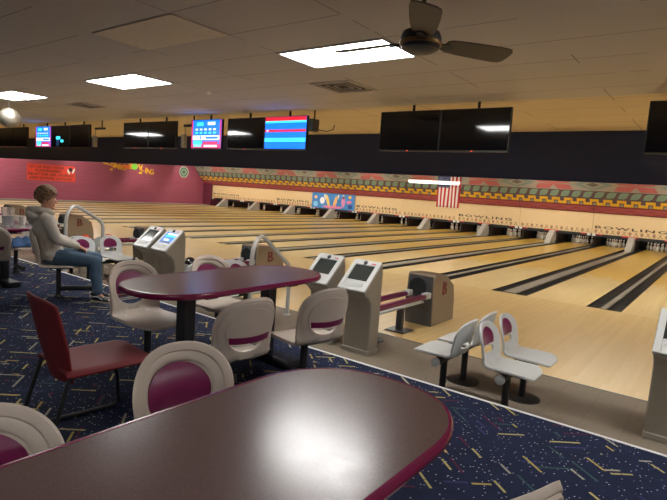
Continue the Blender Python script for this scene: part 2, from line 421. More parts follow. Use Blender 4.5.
# ------------------------------------------------------------------ masking units
def frieze(mb, x0, x1, y, z0, h):
    n = 14; s = (x1-x0)/n
    for i in range(n):
        c = x0+s*(i+.5); w = s*.36
        if i % 2 == 0:
            mb.add([(c+w*.8*math.cos(a*PI/5), y, z0+h*.55+h*.42*math.sin(a*PI/5)) for a in range(10)], [tuple(range(10))])
            mb.quad((c-w*.5, y, z0), (c+w*.5, y, z0), (c+w*.2, y, z0+h*.2), (c-w*.2, y, z0+h*.2))
        else:
            for a, b in (((-w, 0), (w*.6, h)), ((w, 0), (-w*.6, h))):
                mb.quad((c+a[0]-.02, y, z0+a[1]), (c+a[0]+.02, y, z0+a[1]), (c+b[0]+.02, y, z0+b[1]), (c+b[0]-.02, y, z0+b[1]))
    return mb
bound = [-1, 1, 3, 5, 7, 9, 11, 13, 15, 17, 19]
for i in range(len(bound)-1):
    k0, k1 = bound[i], bound[i+1]
    x1, x0 = -k0*P-.008, -k1*P+.008
    word = (k1 in (3, 7, 11, 15, 19))
    desc = 'cream masking panel %s over the %s pair of lanes from the right' % ('lettered BOWLING' if word else 'without lettering', ORD[i+1])
    root = thing('masking_panel', desc, 'masking panel', ((x0+x1)/2, 16.6, .6), 0, 'cream masking panels')
    L = (x1-x0)/2
    MB().box((-L, 0, .03), (L, .04, 1.0)).build('panel_board', M_panel, root, smooth=False)
    frieze(MB(), -L+.05, L-.05, -.003, .06, .19).build('frieze', M_brown, root, smooth=False)
    r = MB().box((-L, -.03, -.10), (L, .03, .03)).build('bottom_rail', M_black, root, smooth=False)
    MB().box((-.42, -.036, -.02), (.22, -.03, .045)).build('red_marker', M_redlab, r, smooth=False)
    for sx in (-1, 1):
        MB().box((sx*(L-.1)-.075, -.036, -.075), (sx*(L-.1)+.075, -.03, .035)).build('white_marker', M_white, r, smooth=False)
        MB().box((sx*(L-.33)-.12, -.036, -.02), (sx*(L-.33)+.12, -.03, .03)).build('red_marker', M_redlab, r, smooth=False)
    lp = MB().box((-1.55, .26, .70), (1.55, .40, .78)).box((-1.5, .04, .74), (-1.46, .30, .77)).box((1.46, .04, .74), (1.5, .30, .77)).build('pin_light_housing', M_white, root, smooth=False)
    MB().box((-1.53, .28, .66), (1.53, .38, .70)).build('pin_light_tube', M_pin_l, lp, smooth=False)
    if word:
        t = text_mb('BOWLING', .17, 1.0, .002, 'LEFT', 1.25)
        xs = [v[0] for v in t.v]; sc = (2*L-.5)/(max(xs)-min(xs))
        t.xf(TO_FRONT @ Matrix.Diagonal((sc, 1, 1, 1))).build('lettering', M_dkbrown, root, smooth=False, loc=(-L+.08, -.004, .29))
# valance : slanted decorated fascia over the panels
VX0, VX1 = XW, 1.7
def vy(z): return 16.5-(z-1.62)*.78
def vp(x, z, off=0): return (x, vy(z)-off*.79, z-off*.61)
val = thing('masking_valance', 'long patterned valance with coral, green and yellow bands above the cream panels', 'valance', ((VX0+VX1)/2, 16.4, 1.62))
MV = dict(red=mat('val_red', lin(166, 80, 84), .6), dred=mat('val_dark_red', lin(130, 46, 54), .6), yel=mat('val_yellow', lin(226, 176, 46), .55), slate=mat('val_slate', lin(92, 78, 84), .6),
          green=mat('val_green', lin(116, 142, 120), .6), mauve=mat('val_mauve', lin(92, 70, 74), .6), pale=mat('val_pale', lin(150, 140, 128), .6), coral=mat('val_coral', lin(172, 92, 90), .6), sage=mat('val_sage', lin(116, 132, 124), .6), grey=mat('val_grey', lin(96, 92, 88), .6))
def band(name, z0, z1, base, deco):
    mb = MB(); mb.use(base); X = []
    a, b, c, d = vp(VX0, z0), vp(VX1, z0), vp(VX1, z1), vp(VX0, z1)
    back = lambda p: (p[0], p[1]+.12, p[2])
    mb.add([a, b, c, d, back(a), back(b), back(c), back(d)], [(0, 1, 2, 3), (7, 6, 5, 4), (0, 4, 5, 1), (1, 5, 6, 2), (2, 6, 7, 3), (3, 7, 4, 0)])
    def poly(pts, m, lay=1):
        q = [(max(VX0, min(VX1, x)), z) for x, z in pts]
        mb.use(m).add([vp(x, z, .004*lay) for x, z in q], [tuple(range(len(q)))])
    deco(poly, z0, z1)
    mb.xf(Matrix.Translation((-(VX0+VX1)/2, -16.4, -1.62)))
    return mb.build(name, parent=val, smooth=False)
def d_red(poly, a, b):
    x = VX0
    while x < VX1:
        h = b-a
        poly([(x, a+h*.35), (x+.35, a+h*.62), (x+.7, a+h*.35), (x+.35, a+h*.48)], MV['dred'])
        poly([(x+.35, a+h*.05), (x+.7, a+h*.28), (x+1.05, a+h*.05), (x+.7, a+h*.15)], MV['dred'])
        x += .75
    poly([(VX0, b-h*.1), (VX1, b-h*.1), (VX1, b), (VX0, b)], MV['dred'])
    for k in range(1, 21, 2): poly([(-k*P-.012, a), (-k*P+.012, a), (-k*P+.012, b), (-k*P-.012, b)], MV['mauve'], 2)
def d_yel(poly, a, b):
    h = b-a; p = .56; x = VX0; t = h*.36
    poly([(VX0, a), (VX1, a), (VX1, a+h*.06), (VX0, a+h*.06)], MV['dred'])
    while x < VX1:
        z0, z1 = a+h*.1, b-h*.08
        poly([(x, z1-t), (x+p*.5, z1-t), (x+p*.5, z1), (x, z1)], MV['yel'])
        poly([(x+p*.5-t*.4, z0), (x+p*.5+t*.4, z0), (x+p*.5+t*.4, z1), (x+p*.5-t*.4, z1)], MV['yel'])
        poly([(x+p*.5, z0), (x+p, z0), (x+p, z0+t), (x+p*.5, z0+t)], MV['yel'])
        poly([(x+p-t*.4, z0), (x+p+t*.4, z0), (x+p+t*.4, z1), (x+p-t*.4, z1)], MV['yel'])
        poly([(x+p*.16, z0), (x+p*.36, z0), (x+p*.36, z0+h*.3), (x+p*.16, z0+h*.3)], MV['pale'])
        x += p
def d_green(poly, a, b):
    h = b-a; x = VX0
    while x < VX1:
        poly([(x, a+h*.10), (x+.26, a+h*.10), (x+.36, a+h*.3), (x+.46, b-h*.1), (x+.2, b-h*.1), (x+.08, b-h*.3)], MV['green'])
        poly([(x+.14, a+h*.3), (x+.24, a+h*.3), (x+.33, b-h*.28), (x+.23, b-h*.28)], MV['sage'], 2)
        x += .485
def d_top(poly, a, b):
    h = b-a; m = (a+b)/2
    for k in range(-1, 20, 2):
        x = -k*P
        poly([(x-.85, m), (x, a+h*.04), (x+.85, m), (x, b-h*.04)], MV['sage'])
        poly([(x-.5, m), (x, a+h*.2), (x+.5, m), (x, b-h*.2)], MV['pale'], 2)
        poly([(x-.28, m), (x, a+h*.32), (x+.28, m), (x, b-h*.32)], MV['grey'], 3)
        for s in (1, -1):
            c = x+s*P
            poly([(c-s*.85, b-h*.06), (c-s*.2, b-h*.06), (c, m+h*.08), (c, m), (c-s*.7, m+h*.06)], MV['coral'], 2)
            poly([(c-s*.85, a+h*.06), (c-s*.2, a+h*.06), (c, m-h*.08), (c, m), (c-s*.7, m-h*.06)], MV['coral'], 2)
        poly([(x-1.5, m-.012), (x-.7, m-.012), (x-.7, m+.012), (x-1.5, m+.012)], MV['sage'], 1)
band('red_band', 1.62, 1.92, MV['red'], d_red)
band('yellow_key_band', 1.92, 2.25, MV['slate'], d_yel)
band('green_leaf_band', 2.25, 2.58, MV['mauve'], d_green)
band('diamond_band', 2.58, 3.12, MV['pale'], d_top)

# poster over the sixth pair
po = thing('poster', 'bright blue poster with cartoonish pin shapes covering a cream masking panel', 'poster', (-12*P, 16.56, .62))
po.location.x = -20.45
MB().box((-1.72, -.012, 0), (1.72, 0, 1.02)).build('sheet', mat('poster_blue', lin(66, 136, 206), .5, var=.45, scale=3), po, smooth=False)
def blob(mb, cx, cz, rx, rz, n=18, y=-.015, rot=0):
    pts = [(rx*math.cos(2*PI*i/n), rz*math.sin(2*PI*i/n)) for i in range(n)]
    c, s = math.cos(rot), math.sin(rot)
    return mb.add([(cx+x*c-z*s, y, cz+x*s+z*c) for x, z in pts], [tuple(range(n))])
mb = MB()
for m, cx, cz, rx, rz, rot in ((lin(235, 235, 245), -.85, .5, .2, .22, 0), (lin(245, 215, 120), -.4, .5, .12, .42, .35), (lin(240, 235, 230), -.62, .75, .08, .2, .3), (lin(240, 190, 120), .22, .48, .13, .4, -.3),
                                (lin(240, 240, 240), .42, .78, .07, .17, -.3), (lin(225, 150, 200), .85, .5, .15, .36, 0), (lin(240, 235, 245), .85, .82, .09, .14, 0), (lin(235, 130, 170), .0, .12, .8, .09, 0),
                                (lin(240, 190, 80), 1.35, .82, .12, .1, 0), (lin(30, 70, 140), 1.4, .22, .16, .14, 0), (lin(250, 180, 120), -1.4, .7, .12, .1, 0), (lin(130, 200, 240), -1.4, .25, .2, .18, 0), (lin(230, 120, 160), 1.3, .5, .2, .1, .2)):
    mb.use(mat('poster_%d_%d_%d' % tuple(int(c*255) for c in m), m, .5)); blob(mb, cx, cz, rx, rz, rot=rot)
mb.build('printed_shapes', parent=po, smooth=False)

# hanging flag and strip light
FX, FY = -10.95, 13.2
fl = thing('hanging_flag', 'American flag hung vertically below the ceiling over the lanes', 'flag', (FX, FY, 1.36))
W2, H = .60, 1.62
def wav(u, v): return .03*math.sin(u*9+v*2)
mb = MB(); mr = mat('flag_red', lin(190, 44, 52), .8); mw = mat('flag_white', lin(225, 215, 205), .8); mbk = mat('flag_blue', lin(44, 54, 104), .8)
for i in range(13):
    xa, xb = -W2+i*2*W2/13, -W2+(i+1)*2*W2/13
    for r in range(12):
        za, zb = H*r/12, H*(r+1)/12
        can = (i < 7 and r >= 7)
        mb.use(mbk if can else (mr if i % 2 == 0 else mw))
        mb.quad((xa, wav(xa, za), za), (xb, wav(xb, za), za), (xb, wav(xb, zb), zb), (xa, wav(xa, zb), zb))
f = mb.build('flag_cloth', parent=fl); sm = f.modifiers.new('thick', 'SOLIDIFY'); sm.thickness = .004
mb = MB()
for r in range(9):
    for c in range(6 if r % 2 == 0 else 5):
        cx = -W2+.05+(c+.0 if r % 2 == 0 else c+.5)*.1; cz = H*7/12+.05+r*.071
        pts = []
        for a in range(10):
            rr = .024 if a % 2 == 0 else .010
            pts.append((cx+rr*math.sin(a*PI/5), wav(cx, cz)-.008, cz+rr*math.cos(a*PI/5)))
        mb.add(pts, [tuple(range(10))])
mb.build('stars', mw, fl, smooth=False)
MB().tube([(-W2-.05, 0, H+.01), (W2+.05, 0, H+.01)], .012).build('flag_rod', M_brass, fl)
for s in (-1, 1): MB().tube([(s*.5, 0, H+.01), (s*.5, 0, CEIL+.25-1.36)], .003, 6).build('hanging_cord', M_white, fl)
st = thing('strip_light', 'long white strip light hanging in front of the flag', 'strip light', (-11.55, 12.7, 2.50))
MB().box((-1.35, -.06, -.02), (1.35, .06, .10)).build('housing', mat('strip_white', lin(235, 232, 222), .5, emit=(1, .95, .85), es=.25, var=0), st, smooth=False, bevel=.01)
MB().tube([(-1.3, .0, -.035), (1.3, .0, -.035)], .016).build('lamp_tube', mat('strip_tube', (.9, .9, .9), .3, emit=(1, .95, .85), es=1.5, var=0), st)
for s in (-1, 1): MB().tube([(s*1.0, 0, .1), (s*1.0, 0, CEIL+.25-2.5)], .004, 6).build('suspension_wire', M_dkgrey, st)
# added lamps: unseen strip rows behind the dark bulkhead that brighten lanes and approach
def strip(x, y, z, l, lab, m, hood=0):
    o = thing('strip_light', lab, 'strip light', (x, y, z), 0, 'added unseen strip lights above the lanes')
    MB().box((-l/2, -.07, .02), (l/2, .07, .08)).build('housing', M_white, o, smooth=False)
    MB().box((-l/2+.02, -.05, -.01), (l/2-.02, .05, .02)).build('diffuser', m, o, smooth=False)
    if hood: MB().box((-l/2, -.11, -hood), (l/2, -.095, .08)).box((-l/2, -.11, .02), (l/2, -.06, .03)).build('shade', M_dkgrey, o, smooth=False)  # added shade, keeps strip glare off the approach
for i, x in enumerate((3.4, -1.7, -6.8, -11.9, -17, -22.1, -27.2, -31.2)):
    for yy, nm in ((1.6, 'just behind the navy bulkhead'), (6.0, 'over the near half of the lanes'), (10.5, 'over the far half of the lanes'), (14.0, 'in front of the patterned valance')):
        strip(x, yy, CEIL+.17, 2.4, 'added unseen strip light %s, %s from the right' % (nm, ORD[i+1]), M_appr_l if yy < 2 else M_lane_l, 0 if yy < 2 else .16)
# ------------------------------------------------------------------ ceiling fixtures
def troffer(x, y, lab):
    o = thing('ceiling_light', lab, 'ceiling light', (x, y, CEIL), 0, 'recessed ceiling lights')
    fr = MB()
    for a, b in (((-.61, -.305), (.61, -.28)), ((-.61, .28), (.61, .305)), ((-.61, -.28), (-.585, .28)), ((.585, -.28), (.61, .28))):
        fr.box((a[0], a[1], -.012), (b[0], b[1], .0))
    fr.build('frame', M_white, o, smooth=False)
    MB().box((-.585, -.28, -.008), (.585, .28, -.001)).build('diffuser', M_diff, o, smooth=False)
for x, y, l in ((-3.22, -6.13, 'bright rectangular ceiling light beside the ceiling fan'), (-6.9, -6.13, 'bright rectangular ceiling light left of the blank ceiling panel'),
                (-10.5, -6.13, 'bright ceiling light above the mirror ball at the far left'), (-14.2, -6.13, 'ceiling light beyond the left edge of the view'),
                (.45, -6.13, 'ceiling light off to the right of the view'), (4.1, -6.13, 'ceiling light far off to the right'),
                (-10.5, -12.4, 'ceiling light behind the camera, far left one'), (-6.9, -13.6, 'ceiling light behind the camera, left one'), (.45, -11.2, 'ceiling light behind the camera, right one'), (4.1, -11.2, 'ceiling light behind the camera, far right one')):
    troffer(x, y, l)
o = MB().box((-.6, -.295, -.010), (.6, .295, 0)).build('ceiling_panel', mat('blank_panel', lin(240, 226, 202), .8), smooth=False, bevel=.004)
o.location = (-4.42, -7.35, CEIL); tag(o, 'blank beige rectangular panel set in the ceiling at upper left', 'ceiling panel')
def vent(x, y, w, d, lab):
    o = thing('ceiling_vent', lab, 'vent', (x, y, CEIL), 0, 'ceiling vents')
    fr = MB()
    t = .03
    for a, b in (((-w/2, -d/2), (w/2, -d/2+t)), ((-w/2, d/2-t), (w/2, d/2)), ((-w/2, -d/2+t), (-w/2+t, d/2-t)), ((w/2-t, -d/2+t), (w/2, d/2-t))):
        fr.box((a[0], a[1], -.016), (b[0], b[1], 0))
    fr.build('frame', mat('vent_grey', lin(214, 204, 192), .6), o, smooth=False)
    MB().box((-w/2+t, -d/2+t, -.003), (w/2-t, d/2-t, -.001)).build('backing', M_dark, o, smooth=False)
    for s in (.37, .26, .15):
        mb = MB(); a, b = (w-2*t)*s*1.2, (d-2*t)*s*1.2
        for p, q in (((-a, -b), (a, -b+.014)), ((-a, b-.014), (a, b)), ((-a, -b+.014), (-a+.014, b-.014)), ((a-.014, -b+.014), (a, b-.014))):
            mb.box((p[0], p[1], -.012), (q[0], q[1], -.003))
        mb.build('louvre_ring', mat('vent_grey', lin(214, 204, 192), .6), o, smooth=False)
vent(-4.13, -4.91, .6, .6, 'square louvred vent in the ceiling below the bright light by the fan')
vent(-10.1, -5.07, .6, .5, 'dark louvred vent in the ceiling left of the hanging televisions')
vent(-10.95, -5.75, .6, .3, 'narrow dark vent just below the far left ceiling light')
# ceiling fan
FC = (-1.82, -7.22, 2.715)
fan = thing('ceiling_fan', 'dark brown ceiling fan with three wooden blades near the top of the view', 'ceiling fan', FC)
MB().tube([(0, 0, .06), (0, 0, CEIL-FC[2])], .014).build('downrod', M_fan, fan)
MB().lathe([(.06, 0), (.065, -.03), (.03, -.06)], (0, 0, CEIL-FC[2]), 24).build('canopy', M_fan, fan)
MB().lathe([(.02, .10), (.06, .085), (.115, .06), (.128, .03), (.128, .0)], seg=32).build('motor_housing', M_black, fan)
MB().lathe([(.129, .004), (.133, 0), (.133, -.016), (.126, -.02)], seg=32).build('brass_ring', M_brass, fan)
MB().lathe([(.124, -.018), (.115, -.04), (.075, -.058), (.0, -.064)], seg=32).build('switch_cup', M_black, fan)
for i, a in enumerate((55, 180, 300)):
    c = Matrix.Rotation(rad(a), 4, 'Z') @ Matrix.Rotation(rad(-14), 4, 'X')
    mb = MB(); n = 12; pts = []
    prof = [(.17, .05), (.2, .068), (.3, .080), (.45, .088), (.58, .090), (.625, .082), (.645, .055), (.65, 0)]
    pts = [(r, w, .004) for r, w in prof]+[(r, -w, .004) for r, w in prof[::-1][1:]]
    mb.prism(pts, (0, 0, .009)).xf(c); b = mb.build('blade', M_fan, fan, smooth=False)
    MB().prism([(.10, -.02, .002), (.19, -.038, .002), (.23, 0, .002), (.19, .038, .002), (.10, .02, .002)], (0, 0, -.008)).xf(c).build('blade_bracket', M_black, b, smooth=False)
# mirror ball
def m_mirror():
    n = NT('mirror_tiles'); v = n.coord()
    n.b.inputs['Metallic'].default_value = .75; n.b.inputs['Roughness'].default_value = .3
    f = n.noise(v, 5, 2); n.l(n.mix(f, lin(120, 112, 96), lin(200, 192, 176)), n.b.inputs['Base Color']); return n.m
DB = (-11.2, -5.95, 2.71)
ball = thing('mirror_ball', 'silver mirror ball hanging from the ceiling at the far left', 'mirror ball', DB)
MB().sphere((0, 0, 0), .185, 36, 22).build('mirrored_sphere', m_mirror(), ball, smooth=False)
MB().tube([(0, 0, .18), (0, 0, CEIL-DB[2])], .006, 8).build('hanging_chain', M_dkgrey, ball)

# ------------------------------------------------------------------ televisions
TVY = -3.64
def tv(x, lab, content, z0=2.39, w=.955, h=.56):
    o = thing('television', lab, 'television', (x, TVY, z0), 0, 'televisions hanging above the approaches')
    MB().box((-w/2, 0, 0), (w/2, .05, h)).build('casing', M_bezel, o, smooth=False, bevel=.004)
    MB().box((-w/2+.012, -.002, .02), (w/2-.012, .001, h-.012)).build('screen', M_screen if content in ('off', 'dim') else M_blue, o, smooth=False)
    mb = MB(); a, b = -w/2+.013, w/2-.013; y = -.004
    R = lambda m, x0, x1, u, v: mb.use(m).quad((a+(b-a)*x0, y, .02+(h-.033)*u), (a+(b-a)*x1, y, .02+(h-.033)*u), (a+(b-a)*x1, y, .02+(h-.033)*v), (a+(b-a)*x0, y, .02+(h-.033)*v))
    if content == 'bars':
        R(M_red, 0, 1, .88, 1); R(M_cyan, 0, 1, .82, .88); R(M_red, 0, 1, .53, .61); R(M_swhite, .04, .09, .55, .6); R(M_cyan, 0, 1, .22, .34)
        y = -.005; R(M_mag, .28, .7, .545, .59)
    if content == 'ad':
        R(M_mag, 0, .05, 0, 1); R(M_mag, .95, 1, 0, 1); R(M_swhite, .05, .95, .29, .45); R(M_mag, .05, .95, .0, .14); R(M_cyan, .18, .4, .8, .92); R(M_swhite, .55, .8, .82, .93)
        for i in range(5):
            R(M_swhite, .14+i*.15, .22+i*.15, .64, .70); R(M_cyan, .14+i*.15, .22+i*.15, .52, .58)
        R(M_mag, .4, .9, .14, .24); R(M_cyan, .08, .36, .04, .26); y = -.005; R(M_swhite, .44, .88, .04, .11); R(M_blue, .3, .34, .31, .43); R(M_blue, .5, .9, .33, .41)
    if content == 'dim':
        R(M_cyan, .24, .48, .36, .5); R(M_sky, .26, .4, .05, .36); R(M_cyan, .5, .66, .22, .34)
    if mb.v: mb.build('screen_graphics', parent=o, smooth=False)
    if content == 'off': MB().box((-.008, -.004, .004), (.008, -.001, .012)).build('standby_light', M_led, o, smooth=False)
    MB().box((-.12, .05, h*.3), (.12, .075, h*.8)).build('wall_bracket', M_black, o, smooth=False)
    MB().tube([(0, .07, h*.5), (0, .11, h*.5), (0, .11, CEIL-z0)], .02, 8).build('hanging_pole', M_black, o)
names = {0: 'over the console at the right edge', 2: 'big pair right of the ceiling vent', 4: 'pair left of the ceiling vent', 6: 'pair left of the lit advert screen', 8: 'pair at the left, by the mirror ball', 10: 'pair at the far left edge'}
for k, nme in names.items():
    for s in (-1, 1):
        side = 'left' if s < 0 else 'right'
        cont = 'off'
        if (k, s) == (4, 1): cont = 'bars'
        if (k, s) == (8, -1): cont = 'dim'
        lab = {'off': 'black switched-off hanging television, %s one of the %s' % (side, nme), 'bars': 'hanging television lit blue with red and cyan bars', 'dim': 'dark hanging television showing small cyan blocks, near the mirror ball'}[cont]
        tv(-k*P+s*.482+(.07 if k == 4 else 0), lab, cont)
tv(-4.88*P, 'lit hanging screen with red border and blue advert, right of the dark pair', 'ad', w=.90)
tv(-8.86*P, 'small lit hanging advert screen at the far left beside the mirror ball', 'ad', w=.90)
o = MB().box((-.06, 0, 0), (.06, .16, .2)).build('cable_box', M_dkgrey, smooth=False, bevel=.01); o.location = (-5.72, TVY+.02, 2.70)
tag(o, 'small dark cable box beside the blue lit television', 'cable box')
MB().tube([(.05, .08, .06), (.16, .08, .02), (.3, .08, .0), (.42, .08, .03), (.44, .08, .10)], .006, 6).build('loose_cable', M_black, o)
MB().tube([(0, .1, .2), (0, .1, .36)], .012, 8).build('bracket', M_black, o)
for xx, nme in ((-12.55, 'right of the televisions by the mirror ball'), (-9.1, 'left of the lit advert screen')):
    o = MB().tube([(xx, TVY+.1, 2.86), (xx+.42, TVY+.1, 2.86)], .028, 10).tube([(xx+.3, TVY+.1, 2.86), (xx+.3, TVY+.1, CEIL)], .014, 8).build('television_arm', M_black)
    tag(o, 'short black mounting arm %s' % nme, 'mounting arm')
    o = MB().box((xx+.01, TVY+.02, 2.42), (xx+.09, TVY+.10, 2.68)).tube([(xx+.05, TVY+.08, 2.66), (xx+.05, TVY+.08, 2.86)], .01, 6).build('speaker_box', mat('beige_box', lin(150, 138, 116), .6), smooth=False)
    tag(o, 'small beige speaker box %s' % nme, 'speaker')
CO = [(-9.6, 'left of the two')  , (-8.75, 'right of the two')]
for xx, w_ in CO:
    o = thing('drinks_cooler', 'glass-door drinks cooler against the back wall, %s' % w_, 'cooler', (xx, YB+.36, CZ), 0, 'drinks coolers')
    MB().box((-.4, -.34, 0), (.4, .30, 1.95)).build('cabinet', M_dkgrey, o, smooth=False, bevel=.01)
    MB().box((-.36, .30, 1.66), (.36, .32, 1.92)).build('lit_header', M_sky, o, smooth=False)
    d_ = MB().box((-.36, .30, .25), (.36, .315, 1.6)).build('door', M_black, o, smooth=False)
    for r_ in range(4):
        MB().box((-.30, .315, .36+r_*.31), (.30, .318, .54+r_*.31)).build('lit_shelf', M_swhite, d_, smooth=False)
    MB().tube([(.33, .34, .7), (.33, .34, 1.2)], .012, 8).build('handle', M_chrome, d_)
# ------------------------------------------------------------------ left wall signs
def on_left(mb): return mb.xf(TO_RIGHT)
sg = thing('wall_sign', 'orange-red rectangular banner with black writing on the plum wall', 'sign', (XW+.005, 4.87, 1.20))
MB().box((0, -1.42, 0), (.012, 1.42, .97)).build('sheet', mat('banner_orange', lin(226, 70, 52), .6, var=.04), sg, smooth=False)
for i, tx in enumerate(('LET US HOST YOUR', 'FUNDRAISERS', 'RELAY FOR LIFE CHURCH', 'AND SCHOOL OUTINGS')):
    t = text_mb(tx, .21, 1, .001, 'CENTER'); xs = [v[0] for v in t.v]; wd = max(xs)-min(xs); tgt = (2.0, 1.5, 2.6, 2.5)[i]
    t.xf(TO_RIGHT @ Matrix.Diagonal((tgt/wd, 1, 1, 1))).build('lettering', M_dkbrown, sg, smooth=False, loc=(.014, (-.3, -.2, -.05, -.05)[i], .74-i*.22))
mb = MB().use(M_black)
def yblob(mb, cy, cz, ry, rz, rot=0, x=.016):
    c, s = math.cos(rot), math.sin(rot)
    return mb.add([(x, cy+ry*math.cos(a*PI/8)*c-rz*math.sin(a*PI/8)*s, cz+ry*math.cos(a*PI/8)*s+rz*math.sin(a*PI/8)*c) for a in range(16)], [tuple(range(16))])
yblob(mb, 1.12, .76, .12, .12); mb.use(M_pin); yblob(mb, 1.0, .62, .06, .17, .4); yblob(mb, 1.3, .68, .06, .19, -.4)
mb.build('ball_and_pins_emblem', parent=sg, smooth=False)
cs = thing('wall_lettering', 'wavy yellow COSMIC BOWLING lettering with a green ball on the plum wall', 'sign', (XW+.004, 10.05, 2.40))
M_cy = mat('cosmic_yellow', lin(245, 190, 40), .5); 
word = 'COSMIC BOWLING'; n = len(word)
for i, ch in enumerate(word):
    if ch == ' ': continue
    t = text_mb(ch, .52, 1.05, .004, 'CENTER'); zz = .12*math.sin(i*.75+1.6)-.016*i-.02
    t.xf(TO_RIGHT @ Matrix.Rotation(.25*math.cos(i*.75+1.6), 4, 'Z')).build('letter', M_cy, cs, smooth=False, loc=(.006, (i-n/2)*.27+.1, zz))
mb = MB(); mb.use(mat('cosmic_green', lin(120, 200, 60), .5)); yblob(mb, .35, .1, .22, .22, 0, .012)
mb.use(mat('flame_orange', lin(245, 120, 40), .5)); mb.add([(.010, .2, .2), (.010, -.9, .1), (.010, -.5, .0), (.010, -1.0, -.08), (.010, .2, -.1)], [(0, 1, 2, 3, 4)])
mb.use(M_cy); yblob(mb, -1.35, -.22, .12, .07); yblob(mb, .8, -.3, .14, .08)
mb.build('flaming_ball_emblem', parent=cs, smooth=False)
cl = thing('wall_plaque', 'round green plaque with a pale rim on the plum wall by the valance', 'plaque', (XW+.003, 14.5, 2.42))
rot = Matrix.Rotation(PI/2, 4, 'Y')
MB().lathe([(.42, 0), (.42, .03), (.36, .04), (.36, .0)], seg=36).xf(rot).build('rim', mat('plaque_rim', lin(190, 190, 176), .5), cl)
MB().lathe([(.36, 0), (.36, .015), (0, .016)], seg=36).xf(rot).build('face', mat('plaque_green', lin(70, 110, 84), .5), cl)
mb = MB()
for a in range(8): mb.add([(.02, .2*math.cos(a*PI/4)+.06*math.cos(b*PI/3), .2*math.sin(a*PI/4)+.06*math.sin(b*PI/3)) for b in range(6)], [tuple(range(6))])
mb.build('emblem', mat('plaque_pale', lin(170, 180, 165), .5), cl, smooth=False)

# ------------------------------------------------------------------ tables
def outline(w, l, n=3.0, N=96, rnd=.62):
    # long boat-ended top: straight sides with rounded D ends
    pts = []; hw, hl = w/2, l/2; e = hw*1.12
    for i in range(N//2+1):
        a = PI*i/(N//2); c, s = math.cos(a), math.sin(a)
        pts.append((hw*math.copysign(abs(c)**(2/2.3), c), hl-e+e*abs(s)**(2/2.3)))
    return pts+[(-x, -y) for x, y in pts]
def table(loc, lab, w=.74, l=1.80):
    o = thing('seating_table', lab, 'table', loc, 0, 'oblong swing-seat tables')
    H = .745; ol = outline(w, l)
    MB().prism([(x*.985, y*.994, H-.030) for x, y in ol], (0, 0, .030)).build('tabletop', M_table, o, smooth=False)
    mb = MB(); N = len(ol); prof = [(-.012, -.036), (.0, -.038), (.006, -.030), (.008, -.018), (.006, -.006), (.0, .001), (-.010, .002), (-.012, -.002)]
    nrm = []
    for i in range(N):
        a, b = Vector(ol[i-1]), Vector(ol[(i+1) % N]); t = b-a
        if t.length < 1e-6: t = Vector(ol[(i+2) % N])-Vector(ol[i-2])
        t.normalize(); nrm.append(Vector((t.y, -t.x)))
    vs = []
    for d, z in prof: vs += [(ol[i][0]+nrm[i].x*d, ol[i][1]+nrm[i].y*d, H+z) for i in range(N)]
    K = len(prof)
    mb.add(vs, [(k*N+i, k*N+(i+1) % N, ((k+1) % K)*N+(i+1) % N, ((k+1) % K)*N+i) for k in range(K) for i in range(N)])
    mb.build('edge_band', M_edge, o)
    for s in (-1, 1):
        MB().box((-.05, s*.42-.05, .02), (.05, s*.42+.05, H-.05)).build('pedestal', M_black, o, bevel=.01)
        MB().box((-.28, s*.42-.05, H-.07), (.28, s*.42+.05, H-.038)).build('top_bracket', M_black, o)
        MB().box((-.34, s*.42-.07, 0), (.34, s*.42+.07, .07)).build('foot', M_black, o, bevel=.01)
    MB().box((-.04, -.42, .06), (.04, .42, .13)).build('stretcher', M_black, o)
    return o
T1 = table((-1.12, -9.36, CZ), 'large brown oblong table with plum edge in the foreground')
T2 = table((-3.16, -7.48, CZ), 'oblong brown table with plum edge in the middle, in front of the consoles', l=1.74)
T0 = table((-7.42, -7.90, CZ), 'oblong table at the left edge carrying a pitcher behind the boy')

# ------------------------------------------------------------------ moulded chairs
def chair_geo(w=.19, Ls=.40, Lb=.40, rb=.07, lean=13, kb=.045, ks=.012, rt=.9, rf=.10):
    l = rad(lean); arcL = rb*(PI/2-l); S0 = Ls-arcL*.5; S1 = S0+arcL; ST = S1+Lb
    def pos(u, s, off=0):
        if s <= S0: x, z, ph = -s, 0, 0
        elif s <= S1:
            ph = (s-S0)/rb; x = -S0-rb*math.sin(ph); z = rb*(1-math.cos(ph))
        else:
            ph = PI/2-l; d = s-S1; x = -S0-rb*math.sin(ph)-d*math.cos(ph); z = rb*(1-math.cos(ph))+d*math.sin(ph)
        nx, nz = math.sin(ph), math.cos(ph)
        t = ph/(PI/2-l); k = ks*(1-t)+kb*t
        h = off+k*(u/w)**2
        if s < .09: h -= .022*((.09-s)/.09)**2
        return (x+nx*h+Ls*.55, u, z+nz*h)
    def outline(N=120):
        pts = []; R = w*rt
        for i in range(17):                                # front corners
            a = PI*1.5+PI/2*i/16; pts.append((w*1.0-rf+rf*math.cos(a), rf+rf*math.sin(a)))
        for i in range(1, 12): pts.append((w*(1-.04*math.sin(PI*i/12)), rf+(ST-R-rf)*i/12))
        for i in range(33):
            a = PI*i/32; pts.append((w*math.copysign(abs(math.cos(a))**.85, math.cos(a)), ST-R+R*math.sin(a)**.9))
        for i in range(11, 0, -1): pts.append((-w*(1-.04*math.sin(PI*i/12)), rf+(ST-R-rf)*i/12))
        for i in range(17):
            a = PI+PI/2*i/16; pts.append((-w+rf+rf*math.cos(a), rf+rf*math.sin(a)))
        return pts
    return pos, outline, S0, S1, ST
